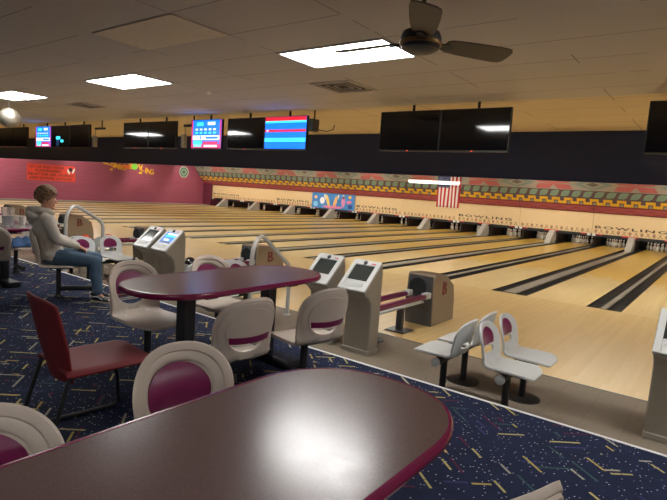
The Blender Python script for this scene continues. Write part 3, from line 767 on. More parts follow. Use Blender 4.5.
def ring_mb(pos, ol, hc, ha, hb, hn, relief):
    mb = MB(); ts = [0, .1, .25, .45, .60, .66, .82, .94, 1.0]; N = len(ol); vs = []
    for u, s in ol:
        du, ds = u-hc[0], s-hc[1]; d = math.hypot(du, ds); c, sn = du/d, ds/d
        rh = ((abs(c)/ha)**hn+(abs(sn)/hb)**hn)**(-1/hn)
        for t in ts:
            r = rh+(d-rh)*t; uu, ss = hc[0]+c*r, hc[1]+sn*r
            wgt = max(0, min(1, (ss-(hc[1]-hb))/.08)) if sn < .3 else 1
            off = (relief*wgt if t >= .66 else 0) - (.004*wgt if t in (0, 1.0) else 0)
            vs.append(pos(uu, ss, off))
    K = len(ts)
    return mb.add(vs, [(i*K+k, ((i+1) % N)*K+k, ((i+1) % N)*K+k+1, i*K+k+1) for i in range(N) for k in range(K-1)])
def fill_mb(pos, poly, off, dome=0, thick=.012):
    cx = sum(p[0] for p in poly)/len(poly); cy = sum(p[1] for p in poly)/len(poly); N = len(poly)
    lv = [.04, .3, .55, .75, .9, 1.0]; vs = []; fs = []
    for side in (0, 1):
        for r in lv:
            for p in poly: vs.append(pos(cx+(p[0]-cx)*r, cy+(p[1]-cy)*r, off+(dome*(1-r*r) if side == 0 else -thick)))
    K = len(lv); o = K*N
    for b in (0, o):
        fs.append(tuple(b+i for i in range(N)))
        fs += [(b+k*N+i, b+k*N+(i+1) % N, b+(k+1)*N+(i+1) % N, b+(k+1)*N+i) for k in range(K-1) for i in range(N)]
    fs += [((K-1)*N+i, (K-1)*N+(i+1) % N, o+(K-1)*N+(i+1) % N, o+(K-1)*N+i) for i in range(N)]
    return MB().add(vs, fs)
def dshape(cx, cs, a, b, cut, n=28):
    pts = []
    a0 = math.asin(max(-1, min(1, cut/b)))
    for i in range(n+1):
        t = a0+(PI-2*a0)*i/n; pts.append((cx+a*math.cos(t), cs+b*math.sin(t)))
    m = 6
    x0, x1 = pts[-1][0], pts[0][0]
    return pts+[(x0+(x1-x0)*i/m, cs+cut) for i in range(1, m)]
def solid(o, t):
    m = o.modifiers.new('thickness', 'SOLIDIFY'); m.thickness = t; m.offset = 0
    b = o.modifiers.new('bevel', 'BEVEL'); b.width = t*.3; b.segments = 2; b.limit_method = 'ANGLE'; b.angle_limit = rad(50)
SEATZ = .385
def swing_chair(lab):
    o = thing('swing_seat', lab, 'chair', (0, 0, 0), 0, 'moulded swing seats around the tables')
    pos0, outl, S0, S1, ST = chair_geo(w=.218, Ls=.43, Lb=.365, rf=.13, kb=.06)
    pos = lambda u, s, off=0: tuple(Vector(pos0(u, s, off))+Vector((0, 0, SEATZ)))
    hc = (0, S1+.165); ha, hb = .152, .138
    sh = ring_mb(pos, outl(), hc, ha, hb, 2.2, .010).build('shell', M_shell, o); solid(sh, .022)
    fill_mb(pos, dshape(0, hc[1], ha+.012, hb+.012, -.060), -.010, .0, .010).build('back_panel', M_shell, o)
    fill_mb(pos, dshape(0, hc[1], ha-.012, hb-.012, -.050), .000, .014, .006).build('back_pad', M_pad, o)
    st = [(-.138, hc[1]-.074), (.138, hc[1]-.074), (.146, hc[1]-.034), (-.146, hc[1]-.034)]
    st2 = []
    for i in range(4):
        a, b = st[i], st[(i+1) % 4]
        st2 += [(a[0]+(b[0]-a[0])*t/6, a[1]+(b[1]-a[1])*t/6) for t in range(6)]
    fill_mb(pos, st2, -.018, 0, .008).build('rear_stripe', M_pad, o)
    mb = MB()
    for q in range(2): mb.tube([pos(u*.13/6, hc[1]-.086-q*.012, -.004) for u in range(-6, 7)], .003, 6)
    mb.build('rib', M_shell, o)
    MB().box((-.10, -.09, SEATZ-.035), (.12, .09, SEATZ-.006)).build('seat_plate', M_black, o, bevel=.006)
    MB().tube([(.0, 0, .10), (.0, 0, SEATZ-.03)], .028, 14).build('post', M_black, o)
    MB().tube([(.0, 0, .03), (.0, 0, .09), (.04, 0, .11), (.36, 0, .11)], .030, 12).build('swing_arm', M_black, o)
    MB().lathe([(.05, 0), (.05, .012), (.035, .035)], seg=16).build('glide', M_black, o)
    return o
SW = [((-2.60, -8.01), 172, 'grey swing seat seen from behind at the near side of the middle table'),
      ((-2.52, -7.32), 168, 'grey swing seat seen from behind, in front of the two dark-screen consoles'),
      ((-3.62, -7.90), 0, 'grey swing seat with plum pad at the left end of the middle table'),
      ((-3.62, -7.14), -2, 'grey swing seat behind the middle table, half hidden by its top'),
      ((-1.61, -8.96), -8, 'grey swing seat with large plum pad just left of the foreground table'),
      ((-1.48, -9.74), -10, 'grey swing seat cut off by the lower left corner'),
      ((-.70, -8.89), 160, 'grey swing seat whose rounded back peeks up at the bottom edge'),
      ((-6.31, -7.315), 58, 'grey swing seat the boy sits on'),
      ((-7.02, -7.80), 165, 'grey swing seat at the left edge near the pitcher table'),
      ((-8.12, -7.06), -8, 'grey swing seat behind the pitcher table with a blue jacket on it')]
proto = None
for (x, y), a, lab in SW:
    if proto is None:
        proto = swing_chair(lab); proto.location = (x, y, CZ); proto.rotation_euler = (0, 0, rad(a))
    else: dup(proto, lab, (x, y, CZ), rad(a))

# settee swivel seats on twin-post beams
def settee_seat():
    o = thing('settee_seat', '', 'seat', (0, 0, 0), 0, 'moulded settee seats on beams')
    pos0, outl, S0, S1, ST = chair_geo(w=.20, Ls=.41, Lb=.285, rb=.075, lean=12, kb=.05, rt=.8)
    z0 = .40
    pos = lambda u, s, off=0: tuple(Vector(pos0(u, s, off))+Vector((0, 0, z0)))
    hc = (0, S1+.05)
    sh = ring_mb(pos, outl(), hc, .105, .030, 5, .0).build('shell', M_shellc, o); solid(sh, .020)
    fill_mb(pos, dshape(0, S1+.135, .130, .112, -.045), .009, .010, .004).build('back_pad', M_pad, o)
    MB().box((-.10, -.10, z0-.035), (.12, .10, z0-.006)).build('seat_plate', M_black, o, bevel=.006)
    return o
sproto = settee_seat()
def settee(xc, names, first=False):
    global sused
    for bi, bx in enumerate((-.32, .25)):
        b = thing('seat_beam', 'black beam on two posts carrying the %s' % names[4+bi], 'seat frame', (xc+bx, 0, 0), 0, 'black seat frames on the lower floor')
        MB().tube([(0, -6.08, .335), (0, -5.12, .335)], .035, 14).build('beam', M_black, b)
        for e, yy in (('end_cap', -6.10), ('end_cap', -5.10)):
            MB().lathe([(.038, 0), (.038, .03), (.02, .038)], seg=16).xf(Matrix.Translation((0, yy, .335)) @ Matrix.Rotation(PI/2 if yy < -5.5 else -PI/2, 4, 'X')).build(e, M_shellc, b)
        for yy in (-5.93, -5.45):
            MB().tube([(0, yy, .01), (0, yy, .32)], .03, 14).build('post', M_black, b)
            MB().lathe([(.16, 0), (.16, .006), (.05, .016)], (0, yy, 0), 24).build('foot_plate', M_black, b)
    i = 0
    for bi, (bx, hd) in enumerate(((-.32, 180), (.25, 0))):
        for yy in (-5.94, -5.46):
            lab = names[i]; i += 1
            loc = (xc+bx+(-.02 if hd else .02), yy, 0)
            if sused is None:
                sused = sproto; sproto.location = loc; sproto.rotation_euler = (0, 0, rad(hd)); sproto['label'] = lab
            else: dup(sproto, lab, loc, rad(hd))
sused = None
settee(-1.70, ['pale grey settee seat facing left nearest the carpet, right of the ball rack', 'pale grey settee seat facing left, behind the nearest left-facing one', 'pale grey settee seat facing right nearest the carpet', 'pale grey settee seat facing right, the farther one by the lanes', 'two left-facing pale seats right of the ball rack', 'two right-facing pale seats right of the ball rack'])
settee(-5.36, ['pale settee seat behind the middle table, left-facing near one', 'pale settee seat behind the middle table, left-facing far one', 'pale settee seat behind the middle table, right-facing near one', 'pale settee seat behind the middle table, right-facing far one', 'left-facing pale seats hidden behind the middle table', 'right-facing pale seats hidden behind the middle table'])
settee(-8.50, ['pale settee seat right beside the boy, left-facing near one', 'pale settee seat beside the boy, left-facing far one', 'pale settee seat with plum pad left of the lit consoles, near one', 'pale settee seat with plum pad left of the lit consoles, far one', 'left-facing pale seats beside the boy', 'right-facing pale seats left of the lit consoles'])

# ------------------------------------------------------------------ consoles
def console(x, lab, lit=False):
    o = thing('scoring_console', lab, 'scoring console', (x, -5.46, 0), 0, 'scoring consoles')
    w = .172
    prof = [(.11, 0), (.11, .90), (.085, .995), (.055, 1.005), (-.235, .735), (-.24, .705), (-.215, .672), (-.15, .64), (-.09, .58), (-.072, .48), (-.085, 0)]
    MB().prism([(-w, y, z) for y, z in prof], (2*w, 0, 0)).build('cabinet', M_console, o, smooth=True, bevel=.018, seg=3)
    MB().box((-w-.006, -.10, 0), (w+.006, .118, .05)).build('plinth', M_console, o, bevel=.006)
    # sloped face frame: local frame on slope
    a, b = Vector((0, -.235, .735)), Vector((0, .055, 1.005)); d = (b-a).normalized(); nrm = Vector((0, -d.z, d.y)); Lf = (b-a).length
    M = Matrix(((1, d.x, nrm.x, a.x), (0, d.y, nrm.y, a.y), (0, d.z, nrm.z, a.z), (0, 0, 0, 1)))
    h = .012
    mb = MB()
    sx, y0, y1 = .128, .120, .335
    mb.box((-w-.008, -.02, -.02), (-sx, Lf+.012, h)); mb.box((sx, -.02, -.02), (w+.008, Lf+.012, h)); mb.box((-sx, -.02, -.02), (sx, y0, h)); mb.box((-sx, y1, -.02), (sx, Lf+.012, h))
    mb.xf(M).build('face_frame', mat('face_grey', lin(186, 186, 182), .42, var=.04), o, bevel=.008)
    sc = MB().box((-sx, y0, -.01), (sx, y1, .002)).xf(M).build('screen', M_blue if lit else mat('console_glass', lin(50, 54, 52), .09, spec=.7, var=.1), o, smooth=False)
    if lit:
        g = MB(); g.use(M_cyan).box((-.11, .255, .002), (.10, .285, .004)); g.use(M_swhite).box((-.10, .295, .002), (.11, .325, .004)); g.box((-.08, .18, .002), (.03, .21, .004)); g.use(M_sky).box((-.12, .125, .002), (.12, .165, .004))
        g.xf(M).build('screen_graphics', parent=sc, smooth=False)
    for r in range(3):
        for c in range(9):
            if r == 0 and c in (0, 8): continue
            MB().cbox((-.104+c*.026+(.006 if r % 2 else 0), .03+r*.022, h+.002), (.017, .013, .006)).xf(M).build('key', M_shellc, o, smooth=False)
    MB().lathe([(.024, 0), (.024, .008), (.015, .012)], seg=20).xf(M @ Matrix.Translation((-.01, .365, h))).build('speaker_button', M_black, o)
    MB().box((.07, .358, h), (.125, .370, h+.002)).xf(M).build('red_badge', M_redlab, o, smooth=False)
    return o
console(-3.76, 'scoring console with dark screen, left of the pair by the ball rack')
console(-3.25, 'scoring console with dark screen, right of the pair by the ball rack')
console(-7.18, 'scoring console with white glare on its screen, left of the boy-side pair')
console(-6.71, 'scoring console with a lit blue screen')
console(-.30, 'scoring console cut off by the right edge of the view')
for ob in list(S.objects):
    if ob.get('label') == 'scoring console with a lit blue screen':
        sc = [c for c in ob.children if c.name.startswith('screen')][0]
        sc.data = sc.data.copy(); sc.data.materials[0] = M_blue
        a, b = Vector((0, -.235, .735)), Vector((0, .055, 1.005)); d = (b-a).normalized(); nrm = Vector((0, -d.z, d.y))
        M = Matrix(((1, d.x, nrm.x, a.x), (0, d.y, nrm.y, a.y), (0, d.z, nrm.z, a.z), (0, 0, 0, 1)))
        g = MB(); g.use(M_cyan).box((-.11, .255, .002), (.10, .285, .004)); g.use(M_swhite).box((-.10, .295, .002), (.11, .325, .004)); g.box((-.08, .18, .002), (.03, .21, .004)); g.use(M_sky).box((-.12, .125, .002), (.12, .165, .004))
        g.xf(M).build('screen_graphics', parent=sc, smooth=False)

# ------------------------------------------------------------------ ball returns
def ball_return(x, lab):
    o = thing('ball_return', lab, 'ball return', (x, -3.45, 0), 0, 'ball returns')
    w = .21
    # hood: tapered side profile
    prof = [(-.34, 0), (-.34, .30), (-.36, .33), (-.34, .68), (-.30, .715), (.02, .70), (.30, .52), (.36, .30), (.37, 0)]
    MB().prism([(-w, y, z) for y, z in prof], (2*w, 0, 0)).build('hood', M_tan, o, bevel=.015)
    MB().prism([(-w+.004, -.345, .0), (w-.004, -.345, .0), (w-.004, -.372, .34), (w-.03, -.352, .69), (-w+.03, -.352, .69), (-w+.004, -.372, .34)], (0, .012, 0)).build('front_plate', mat('hood_front', lin(74, 72, 72), .45), o, bevel=.004)
    MB().lathe([(.150, -.004), (.150, .012), (.132, .016), (.129, -.004)], seg=28).xf(Matrix.Translation((-.02, -.376, .525)) @ Matrix.Rotation(PI/2, 4, 'X')).build('mouth_ring', M_dkgrey, o)
    MB().lathe([(.130, 0), (.130, .004), (0, .005)], seg=28).xf(Matrix.Translation((-.02, -.376, .525)) @ Matrix.Rotation(PI/2, 4, 'X')).build('mouth', M_dark, o)
    t = text_mb('B', .26, 1.0, .006, 'CENTER'); t.xf(TO_RIGHT).build('red_emblem', mat('emblem_red', lin(112, 40, 40), .5), o, smooth=False, loc=(w+.002, -.02, .42))
    # rack
    for s in (-1, 1):
        MB().box((s*.14-.035, -1.75, .40), (s*.14+.035, -.47, .46)).build('rack_rail', M_pad, o, bevel=.012)
        MB().box((s*.14-.045, -.50, .395), (s*.14+.045, -.36, .475)).build('rail_bracket', M_shellc, o, bevel=.012)
    MB().box((-.10, -1.75, .325), (.10, -.40, .35)).build('ball_tray', M_shellc, o, bevel=.006)
    MB().box((-.2, -1.82, .36), (.2, -1.74, .48)).build('rack_end', M_shellc, o, bevel=.02)
    for yy in (-.85, -1.6):
        MB().box((-.04, yy-.04, .01), (.04, yy+.04, .39)).build('rack_leg', M_dkgrey, o, bevel=.006)
        MB().box((-.14, yy-.14, 0), (.14, yy+.14, .014)).build('rack_foot', M_dkgrey, o, bevel=.004)
    return o
BR = {2: 'ball return with dark round mouth and tan hood right of the dark consoles', 4: 'ball return seen through the handrail behind the middle table', 6: 'ball return hidden behind the lit consoles', 8: 'tan ball return behind the boy and the handrail', 10: 'tan ball return left of the boy at the far left'}
for k, lab in BR.items(): ball_return(-k*P, lab)
def bball(x, y, z, col, lab, r=.108):
    o = thing('bowling_ball', lab, 'bowling ball', (x, y, z), 0, 'bowling balls on the racks')
    MB().sphere((0, 0, 0), r, 28, 16).build('ball_body', mat('ball_%d_%d_%d' % tuple(int(c*255) for c in col), col, .12, var=.3, scale=14, coat=.5), o)
    mb = MB()
    for a, e in ((.0, .5), (.35, .55), (.18, .25)):
        d = Vector((math.cos(a)*math.cos(e), math.sin(a)*math.cos(e), math.sin(e)))
        q = d.to_track_quat('Z', 'Y').to_matrix().to_4x4()
        mb.lathe([(.011, 0), (.011, .002), (0, .0022)], seg=12).v[-0:]
        k = 36; mb.v[-k:] = [tuple(Matrix.Translation(d*(r-.001)) @ q @ Vector(v)) for v in mb.v[-k:]]
    mb.build('finger_hole', M_dark, o)
bz = .455+.108*.62
for x, y, c, lab in ((-6.8, -5.06, lin(30, 22, 20), 'dark brown bowling ball on the rack beside the lit consoles'), (-6.8, -4.80, lin(30, 90, 190), 'blue bowling ball on the rack behind the middle table'),
                     (-10.2, -4.98, lin(225, 80, 40), 'orange bowling ball between the boy and the first pale seat'), (-10.2, -4.50, lin(235, 100, 40), 'orange bowling ball just behind the handrail by the boy')):
    bball(x, y, .351+.108, c, lab)

# ------------------------------------------------------------------ handrails
def handrail(x, y0, y1, lab, dz=0, bz=0):
    o = thing('handrail', lab, 'handrail', (x, y1, 0), 0, 'bent tube handrails')
    L = y1-y0
    T = 1.112+dz; Bn = .72+bz
    pts = [(0, -L, 0), (0, -L, T-.25), (0, -L+.015, T-.15), (0, -L+.055, T-.06), (0, -L+.11, T-.012), (0, -L+.16, T), (0, -L+.22, T-.025)]
    for t in range(1, 8): pts.append((0, -L+.22+(L-.22-.05)*t/8, T-.025-(T-.025-Bn)*t/8))
    pts += [(0, -.05, Bn), (0, -.015, Bn-.06), (0, 0, Bn-.12), (0, 0, 0)]
    MB().tube(pts, .028, 16).build('rail_tube', M_rail, o)
    for yy in (0, -L): MB().lathe([(.05, 0), (.05, .008), (.03, .014)], (0, yy, 0), 20).build('floor_flange', M_rail, o)
handrail(-4.87, -5.60, -4.87, 'bent grey tube handrail rising behind the middle table')
handrail(-8.5, -6.18, -5.56, 'bent grey tube handrail just right of the boy', .12, .28)

# ------------------------------------------------------------------ red chair
rc = thing('stacking_chair', 'dark red plastic stacking chair with black sled legs, left of the middle table', 'chair', (-2.94, -8.69, CZ), rad(84))
rc.scale = (1.06, 1.08, 1.0)
def shell_grid(f, nu, nv, th):
    mb = MB(); mb.add([f(-1+2*i/nu, j/nv) for j in range(nv+1) for i in range(nu+1)], [(j*(nu+1)+i, j*(nu+1)+i+1, (j+1)*(nu+1)+i+1, (j+1)*(nu+1)+i) for j in range(nv) for i in range(nu)])
    return mb
def seatf(u, v):
    x = .25-v*.47; w = .205+.01*math.sin(v*PI)
    z = .44-.018*(1-u*u)*math.sin(v*PI)-.03*max(0, (v-.5))*.5 - .03*max(0, .12-v)/.12*.6 + (-.02*max(0, abs(u)-.85)/.15)
    return (x, u*w, z)
s_ = shell_grid(seatf, 14, 14, .01).build('seat', M_red_chair, rc); solid(s_, .016)
def backf(u, v):
    z = .36+v*.46; top = 1-.05*max(0, v-.8)/.2*abs(u)**3
    w = .15+.06*min(1, v*2.2)-.012*v
    x = -.205-.10*v+.035*u*u-.05*(1-v)*0
    return (x, u*w, .36+(z-.36)*top)
s_ = shell_grid(backf, 14, 14, .01).build('backrest', M_red_chair, rc); solid(s_, .016)
for s in (-1, 1):
    y = s*.19
    MB().tube([(-.20, y, .42), (-.26, y*1.04, .2), (-.30, y*1.07, .03), (-.28, y*1.07, .013), (-.22, y*1.07, .012), (.1, y*1.05, .012), (.20, y*1.05, .012), (.225, y*1.05, .03), (.215, y, .2), (.17, y*.95, .425)], .011, 10).build('sled_leg', M_black, rc)
    MB().tube([(-.17, y*1.075, .0245), (.17, y*1.055, .0245)], .004, 6).build('leg_highlight_strip', M_chrome, rc) if False else None
MB().tube([(.14, -.18, .415), (.14, .18, .415)], .01, 8).build('cross_bar', M_black, rc)

# ------------------------------------------------------------------ things on the left table
pt = thing('pitcher', 'clear plastic drinks pitcher on the left-edge table', 'pitcher', (-7.36, -7.45, CZ+.7465))
M_clear = mat('clear_plastic', (.92, .92, .92), .1, trans=.9, var=.0)
mb = MB().lathe([(.055, .001), (.06, .002), (.075, .225), (.08, .235), (.075, .235), (.07, .225), (.056, .008), (0, .008)], seg=28).build('jug', M_clear, pt)
MB().tube([(.072, 0, .20), (.125, 0, .19), (.135, 0, .12), (.10, 0, .06), (.062, 0, .05)], .009, 10).xf(Matrix.Rotation(rad(140), 4, 'Z')).build('handle', M_clear, pt)
MB().lathe([(.053, .009), (.066, .13), (0, .131)], seg=24).build('ice_water', mat('ice_water', lin(205, 205, 212), .25, trans=.3), pt)
cp = MB().lathe([(.028, 0), (.042, .105), (.044, .108), (.040, .105), (.027, .005), (0, .005)], seg=24).build('paper_cup', mat('paper_cup', lin(228, 224, 216), .5))
cp.location = (-7.56, -7.20, CZ+.7465); tag(cp, 'white paper cup on the left-edge table beside the pitcher', 'cup')
jk = MB(); 
for i in range(1): pass
def lump(nx, ny, w, d, h):
    vs = []
    for j in range(ny+1):
        for i in range(nx+1):
            u, v = i/nx*2-1, j/ny*2-1; r = max(abs(u), abs(v))
            e = max(0, 1-(u*u*u*u+v*v*v*v)); z = h*e**.5*(.7+.3*math.sin(u*6+v*3)+.2*math.sin(v*9-u*2))
            vs.append((u*w*(1-.1*v*v)+.02*math.sin(v*7), v*d+.02*math.sin(u*6), max(.0, z)))
    fs = [(j*(nx+1)+i, j*(nx+1)+i+1, (j+1)*(nx+1)+i+1, (j+1)*(nx+1)+i) for j in range(ny) for i in range(nx)]
    rim = [j*(nx+1)+i for i in range(nx+1) for j in (0,)]
    return MB().add(vs, fs)
jk = lump(22, 22, .17, .18, .11).build('jacket', mat('blue_cloth', lin(50, 76, 112), .9, var=.3, scale=12, bump=.3)); solid(jk, .01)
jk.location = (-8.06, -7.02, CZ+.40); tag(jk, 'crumpled blue denim jacket on the seat behind the pitcher table', 'jacket')
bs = MB().box((-.55, -.3, 0), (.55, .3, .42)).build

# ------------------------------------------------------------------ boy
HD = rad(70)
boy = thing('person', 'boy with brown hair in grey hoodie and jeans sitting on a swing seat', 'person', (-6.35, -7.365, CZ), HD)
# local: x forward, y left, z up (0 = carpet)
class Vol:
    # collects overlapping closed volumes; fused into one surface by remesh()
    def __init__(s): s.b = MB()
    def cap(s, a, b, ra, rb, n=16):
        a, b = Vector(a), Vector(b); d = b-a; L = d.length; q = d.to_track_quat('Z', 'Y').to_matrix().to_4x4(); prof = []
        for i in range(7): t = -PI/2+PI/2*i/6; prof.append((max(0, ra*math.cos(t)), ra*math.sin(t)))
        for i in range(7): t = PI/2*i/6; prof.append((max(0, rb*math.cos(t)), L+rb*math.sin(t)))
        m = MB().lathe([(max(r, .0004), z) for r, z in prof], seg=n); m.xf(Matrix.Translation(a) @ q); s.b.add(m.v, m.f); return s
    def chain(s, pts, rs):
        for i in range(len(pts)-1): s.cap(pts[i], pts[i+1], rs[i], rs[i+1])
        return s
    def loft(s, secs, n=28):
        # secs: (x, y, z, rx, ry)
        vs = [(x+rx*math.cos(2*PI*k/n), y+ry*math.sin(2*PI*k/n), z) for x, y, z, rx, ry in secs for k in range(n)]
        m = len(secs)
        s.b.add(vs, [(i*n+k, i*n+(k+1) % n, (i+1)*n+(k+1) % n, (i+1)*n+k) for i in range(m-1) for k in range(n)]+[tuple(range(n))[::-1], tuple((m-1)*n+k for k in range(n))]); return s
def remesh(vol, vox, name, mtl, parent, it=3, xf=None):
    o = vol.b.build('tmp', mtl)
    r = o.modifiers.new('r', 'REMESH'); r.mode = 'VOXEL'; r.voxel_size = vox; r.use_smooth_shade = True
    sm = o.modifiers.new('sm', 'SMOOTH'); sm.iterations = it; sm.factor = .5
    dg = bpy.context.evaluated_depsgraph_get(); me = bpy.data.meshes.new_from_object(o.evaluated_get(dg))
    bpy.data.objects.remove(o); me.materials.clear(); me.materials.append(mtl); me.shade_smooth()
    n = bpy.data.objects.new(name, me); COL.objects.link(n); n.parent = parent; return n
hz = .50
def lean(mb):
    mb.v = [(x-.27*max(0, z-hz), y, z) for x, y, z in mb.v]; return mb
SH = [Vector((.045, -.150, .925)), Vector((.045, .150, .925))]
EL = [Vector((.085, -.215, .70)), Vector((.10, .205, .70))]
WR = [Vector((.275, -.085, .615)), Vector((.295, .045, .61))]
HP = [Vector((.03, -.085, hz-.005)), Vector((.03, .085, hz-.005))]
KN = [Vector((.41, -.33, .465)), Vector((.46, -.05, .47))]
AN = [Vector((.44, -.37, .095)), Vector((.47, -.10, .095))]
NK = Vector((.055, 0, .985)); HC = Vector((.105-.27*.62, 0, 1.150))
V = Vol()
V.loft([(.0, 0, hz-.06, .07, .12), (.0, 0, hz, .105, .155), (-.01, 0, .60, .095, .135), (-.005, 0, .70, .092, .13), (.01, 0, .80, .10, .145), (.03, 0, .90, .092, .155), (.045, 0, .955, .06, .10), (.055, 0, .985, .045, .05)])
V.chain([NK, NK+Vector((.012, 0, .05)), HC+Vector((.27*.62-.01, 0, -.03))], [.05, .046, .05])
for i in (0, 1):
    s = -1 if i == 0 else 1
    V.chain([SH[i], (SH[i]+EL[i])/2, EL[i]], [.050, .043, .036]); V.chain([EL[i], (EL[i]*.65+WR[i]*.35), WR[i]], [.036, .036, .024])
    V.chain([HP[i], (HP[i]+KN[i])/2, KN[i]], [.088, .074, .054]); V.chain([KN[i], KN[i]*.65+AN[i]*.35+Vector((-.012, 0, 0)), AN[i]], [.052, .052, .034])
    fy = rad(-42 if i == 0 else -30); V.cap(AN[i], AN[i]+Vector((.06*math.cos(fy), .06*math.sin(fy), -.045)), .031, .022)
    # hand: palm, four bent fingers of different length, thumb off the side of the palm
    f = (WR[i]-EL[i]).normalized(); f = (f+Vector((.25, 0, -.35))).normalized(); side = f.cross(Vector((0, 0, 1))).normalized(); up = side.cross(f)
    w = WR[i]
    for q in range(-2, 3): V.cap(w+f*.015+side*q*.008, w+f*.075+side*q*.0115, .013, .0115, 10)
    for q in range(4):
        o_ = w+f*.078+side*(q-1.5)*.0185*1.0; ln = (.060, .070, .065, .050)[q]
        d1 = (f*.9-up*.35).normalized(); d2 = (f*.45-up*.85).normalized(); d3 = (-up).normalized()
        a = o_+d1*ln*.45; b = a+d2*ln*.33; c = b+d3*ln*.26
        V.cap(o_, a, .0085, .008, 8).cap(a, b, .008, .0075, 8).cap(b, c, .0075, .0065, 8)
    sd = side if side.y*s < 0 else -side
    t0 = w+f*.022+sd*.022; t1 = t0+(f*.5+sd*.75-up*.2).normalized()*.032; t2 = t1+(f*.9+sd*.25-up*.3).normalized()*.03
    V.cap(w+f*.01, t0, .013, .0115, 8).cap(t0, t1, .0115, .0095, 8).cap(t1, t2, .0095, .0075, 8)
HM = Matrix.Translation(HC) @ Matrix.Rotation(rad(-14), 4, 'Z') @ Matrix.Rotation(rad(3), 4, 'Y')
m = MB(); vs = []; seg, rings = 32, 24
for i in range(rings+1):
    th = PI*i/rings
    for k in range(seg):
        a = 2*PI*k/seg; x, y, z = math.sin(th)*math.cos(a), math.sin(th)*math.sin(a), -math.cos(th)
        px, py, pz = x*.092, y*.072, z*.112
        if z < -.1:
            t = (-z-.1)/.9; px = px*(1-.25*t)+.022*t; py *= 1-.35*t
        if x > .75: px -= .012*(x-.75)/.25*(1 if z > .05 else 0)
        vs.append((px, py, pz))
m.add(vs, [(i*seg+k, i*seg+(k+1) % seg, (i+1)*seg+(k+1) % seg, (i+1)*seg+k) for i in range(rings) for k in range(seg)])
m.sphere((.093, 0, -.020), .014, 12, 8, (1.0, .85, 1.5)); m.sphere((.101, 0, -.032), .013, 12, 8)                 # nose
m.sphere((.083, 0, -.057), .012, 12, 8, (.8, 1.7, .5)); m.sphere((.081, 0, -.068), .013, 12, 8, (.75, 1.5, .55))   # lips
m.sphere((.070, 0, -.095), .021, 12, 8, (1, 1.2, .8))                                                             # chin
for s in (-1, 1):
    m.sphere((-.004, s*.075, -.014), .028, 14, 10, (.75, .38, 1.15))                                              # ears
    m.sphere((.079, s*.03, .013), .015, 10, 8, (.6, 1.3, .5))                                                     # brow
lean(V.b); m.xf(HM); V.b.add(m.v, m.f)
body = remesh(V, .0055, 'body', M_skin, boy, 3)
for s in (-1, 1):
    e = MB().sphere((.079, s*.030, -.004), .0115, 14, 10).xf(HM).build('eye', M_white, body)
    MB().sphere((.0885, s*.030, -.004), .0048, 10, 8).xf(HM).build('iris', M_black, body)
    MB().tube([(.084, s*.014, .022), (.088, s*.03, .027), (.076, s*.047, .022)], .0035, 8).xf(HM).build('eyebrow', M_hair, body)
# hair: one mop with many lumpy locks
Hv = Vol(); m = MB(); vs = []; seg, rings = 40, 20
for i in range(rings+1):
    th = PI*i/rings
    for k in range(seg):
        a = 2*PI*k/seg; x, y, z = math.sin(th)*math.cos(a), math.sin(th)*math.sin(a), -math.cos(th)
        vs.append((x*.098-.016, y*.086, z*.105+.034))
m.add(vs, [(i*seg+k, i*seg+(k+1) % seg, (i+1)*seg+(k+1) % seg, (i+1)*seg+k) for i in range(rings) for k in range(seg)])
Hv.b.add(m.v, m.f)
rnd = random.Random(3)
for q in range(300):
    th = rnd.uniform(0, .60)*PI; a = rnd.uniform(0, 2*PI)
    if math.cos(a) > .35 and th > .40*PI: continue
    d = Vector((math.sin(th)*math.cos(a), math.sin(th)*math.sin(a), math.cos(th)))
    p = Vector((d.x*.098-.014, d.y*.086, d.z*.108+.034)); tang = Vector((rnd.uniform(-.2, 1), rnd.uniform(-.8, .8), rnd.uniform(-.6, .5)))
    tang = (tang-d*tang.dot(d)).normalized(); L_ = rnd.uniform(.03, .055)
    Hv.cap(p, p+tang*L_*.5+d*.016, .013, .010, 8); Hv.cap(p+tang*L_*.5+d*.016, p+tang*L_+d*.012, .010, .004, 8)
Hv.b.xf(HM); remesh(Hv, .005, 'hair', M_hair, body, 1)
# hoodie
V = Vol()
V.loft([(.005, 0, hz-.045, .135, .165), (.0, 0, hz+.02, .150, .185), (-.015, 0, .60, .135, .168), (-.012, 0, .70, .128, .160), (.0, 0, .80, .132, .168), (.022, 0, .89, .122, .178), (.04, 0, .95, .100, .140), (.055, 0, .995, .072, .080)])
for i in (0, 1):
    V.chain([SH[i]+Vector((0, 0, -.004)), (SH[i]+EL[i])/2, EL[i]], [.076, .068, .060]); V.chain([EL[i], (EL[i]+WR[i])/2, WR[i]*.97+EL[i]*.03], [.060, .053, .038])
    d = (WR[i]-EL[i]).normalized()
# hood bunched behind the neck
hp = [Vector(p) for p in ((.125, -.05, 1.000), (.085, -.088, 1.02), (.01, -.098, 1.025), (-.055, -.06, 1.02), (-.075, 0, 1.015), (-.055, .06, 1.02), (.01, .098, 1.025), (.085, .088, 1.02), (.125, .05, 1.000))]
V.chain(hp, [.026, .034, .042, .048, .052, .048, .042, .034, .026])
V.cap((-.085, -.05, .955), (-.085, .05, .955), .068, .068); V.cap((-.07, 0, 1.0), (-.105, 0, .90), .07, .05)
# wrinkles
for z_, x_ in ((.58, -.14), (.64, -.138), (.70, -.132)): V.cap((x_, -.09, z_), (x_-.004, .08, z_+.03), .014, .010, 8)
lean(V.b); remesh(V, .008, 'hoodie', M_hood, body, 4)
for i in (0, 1):
    a, b = EL[i], WR[i]; d = (b-a).normalized()
    lean(MB().tube([b-d*.04, b-d*.015, b+d*.006], [.041, .040, .034], 14)).build('cuff', M_hood, body)
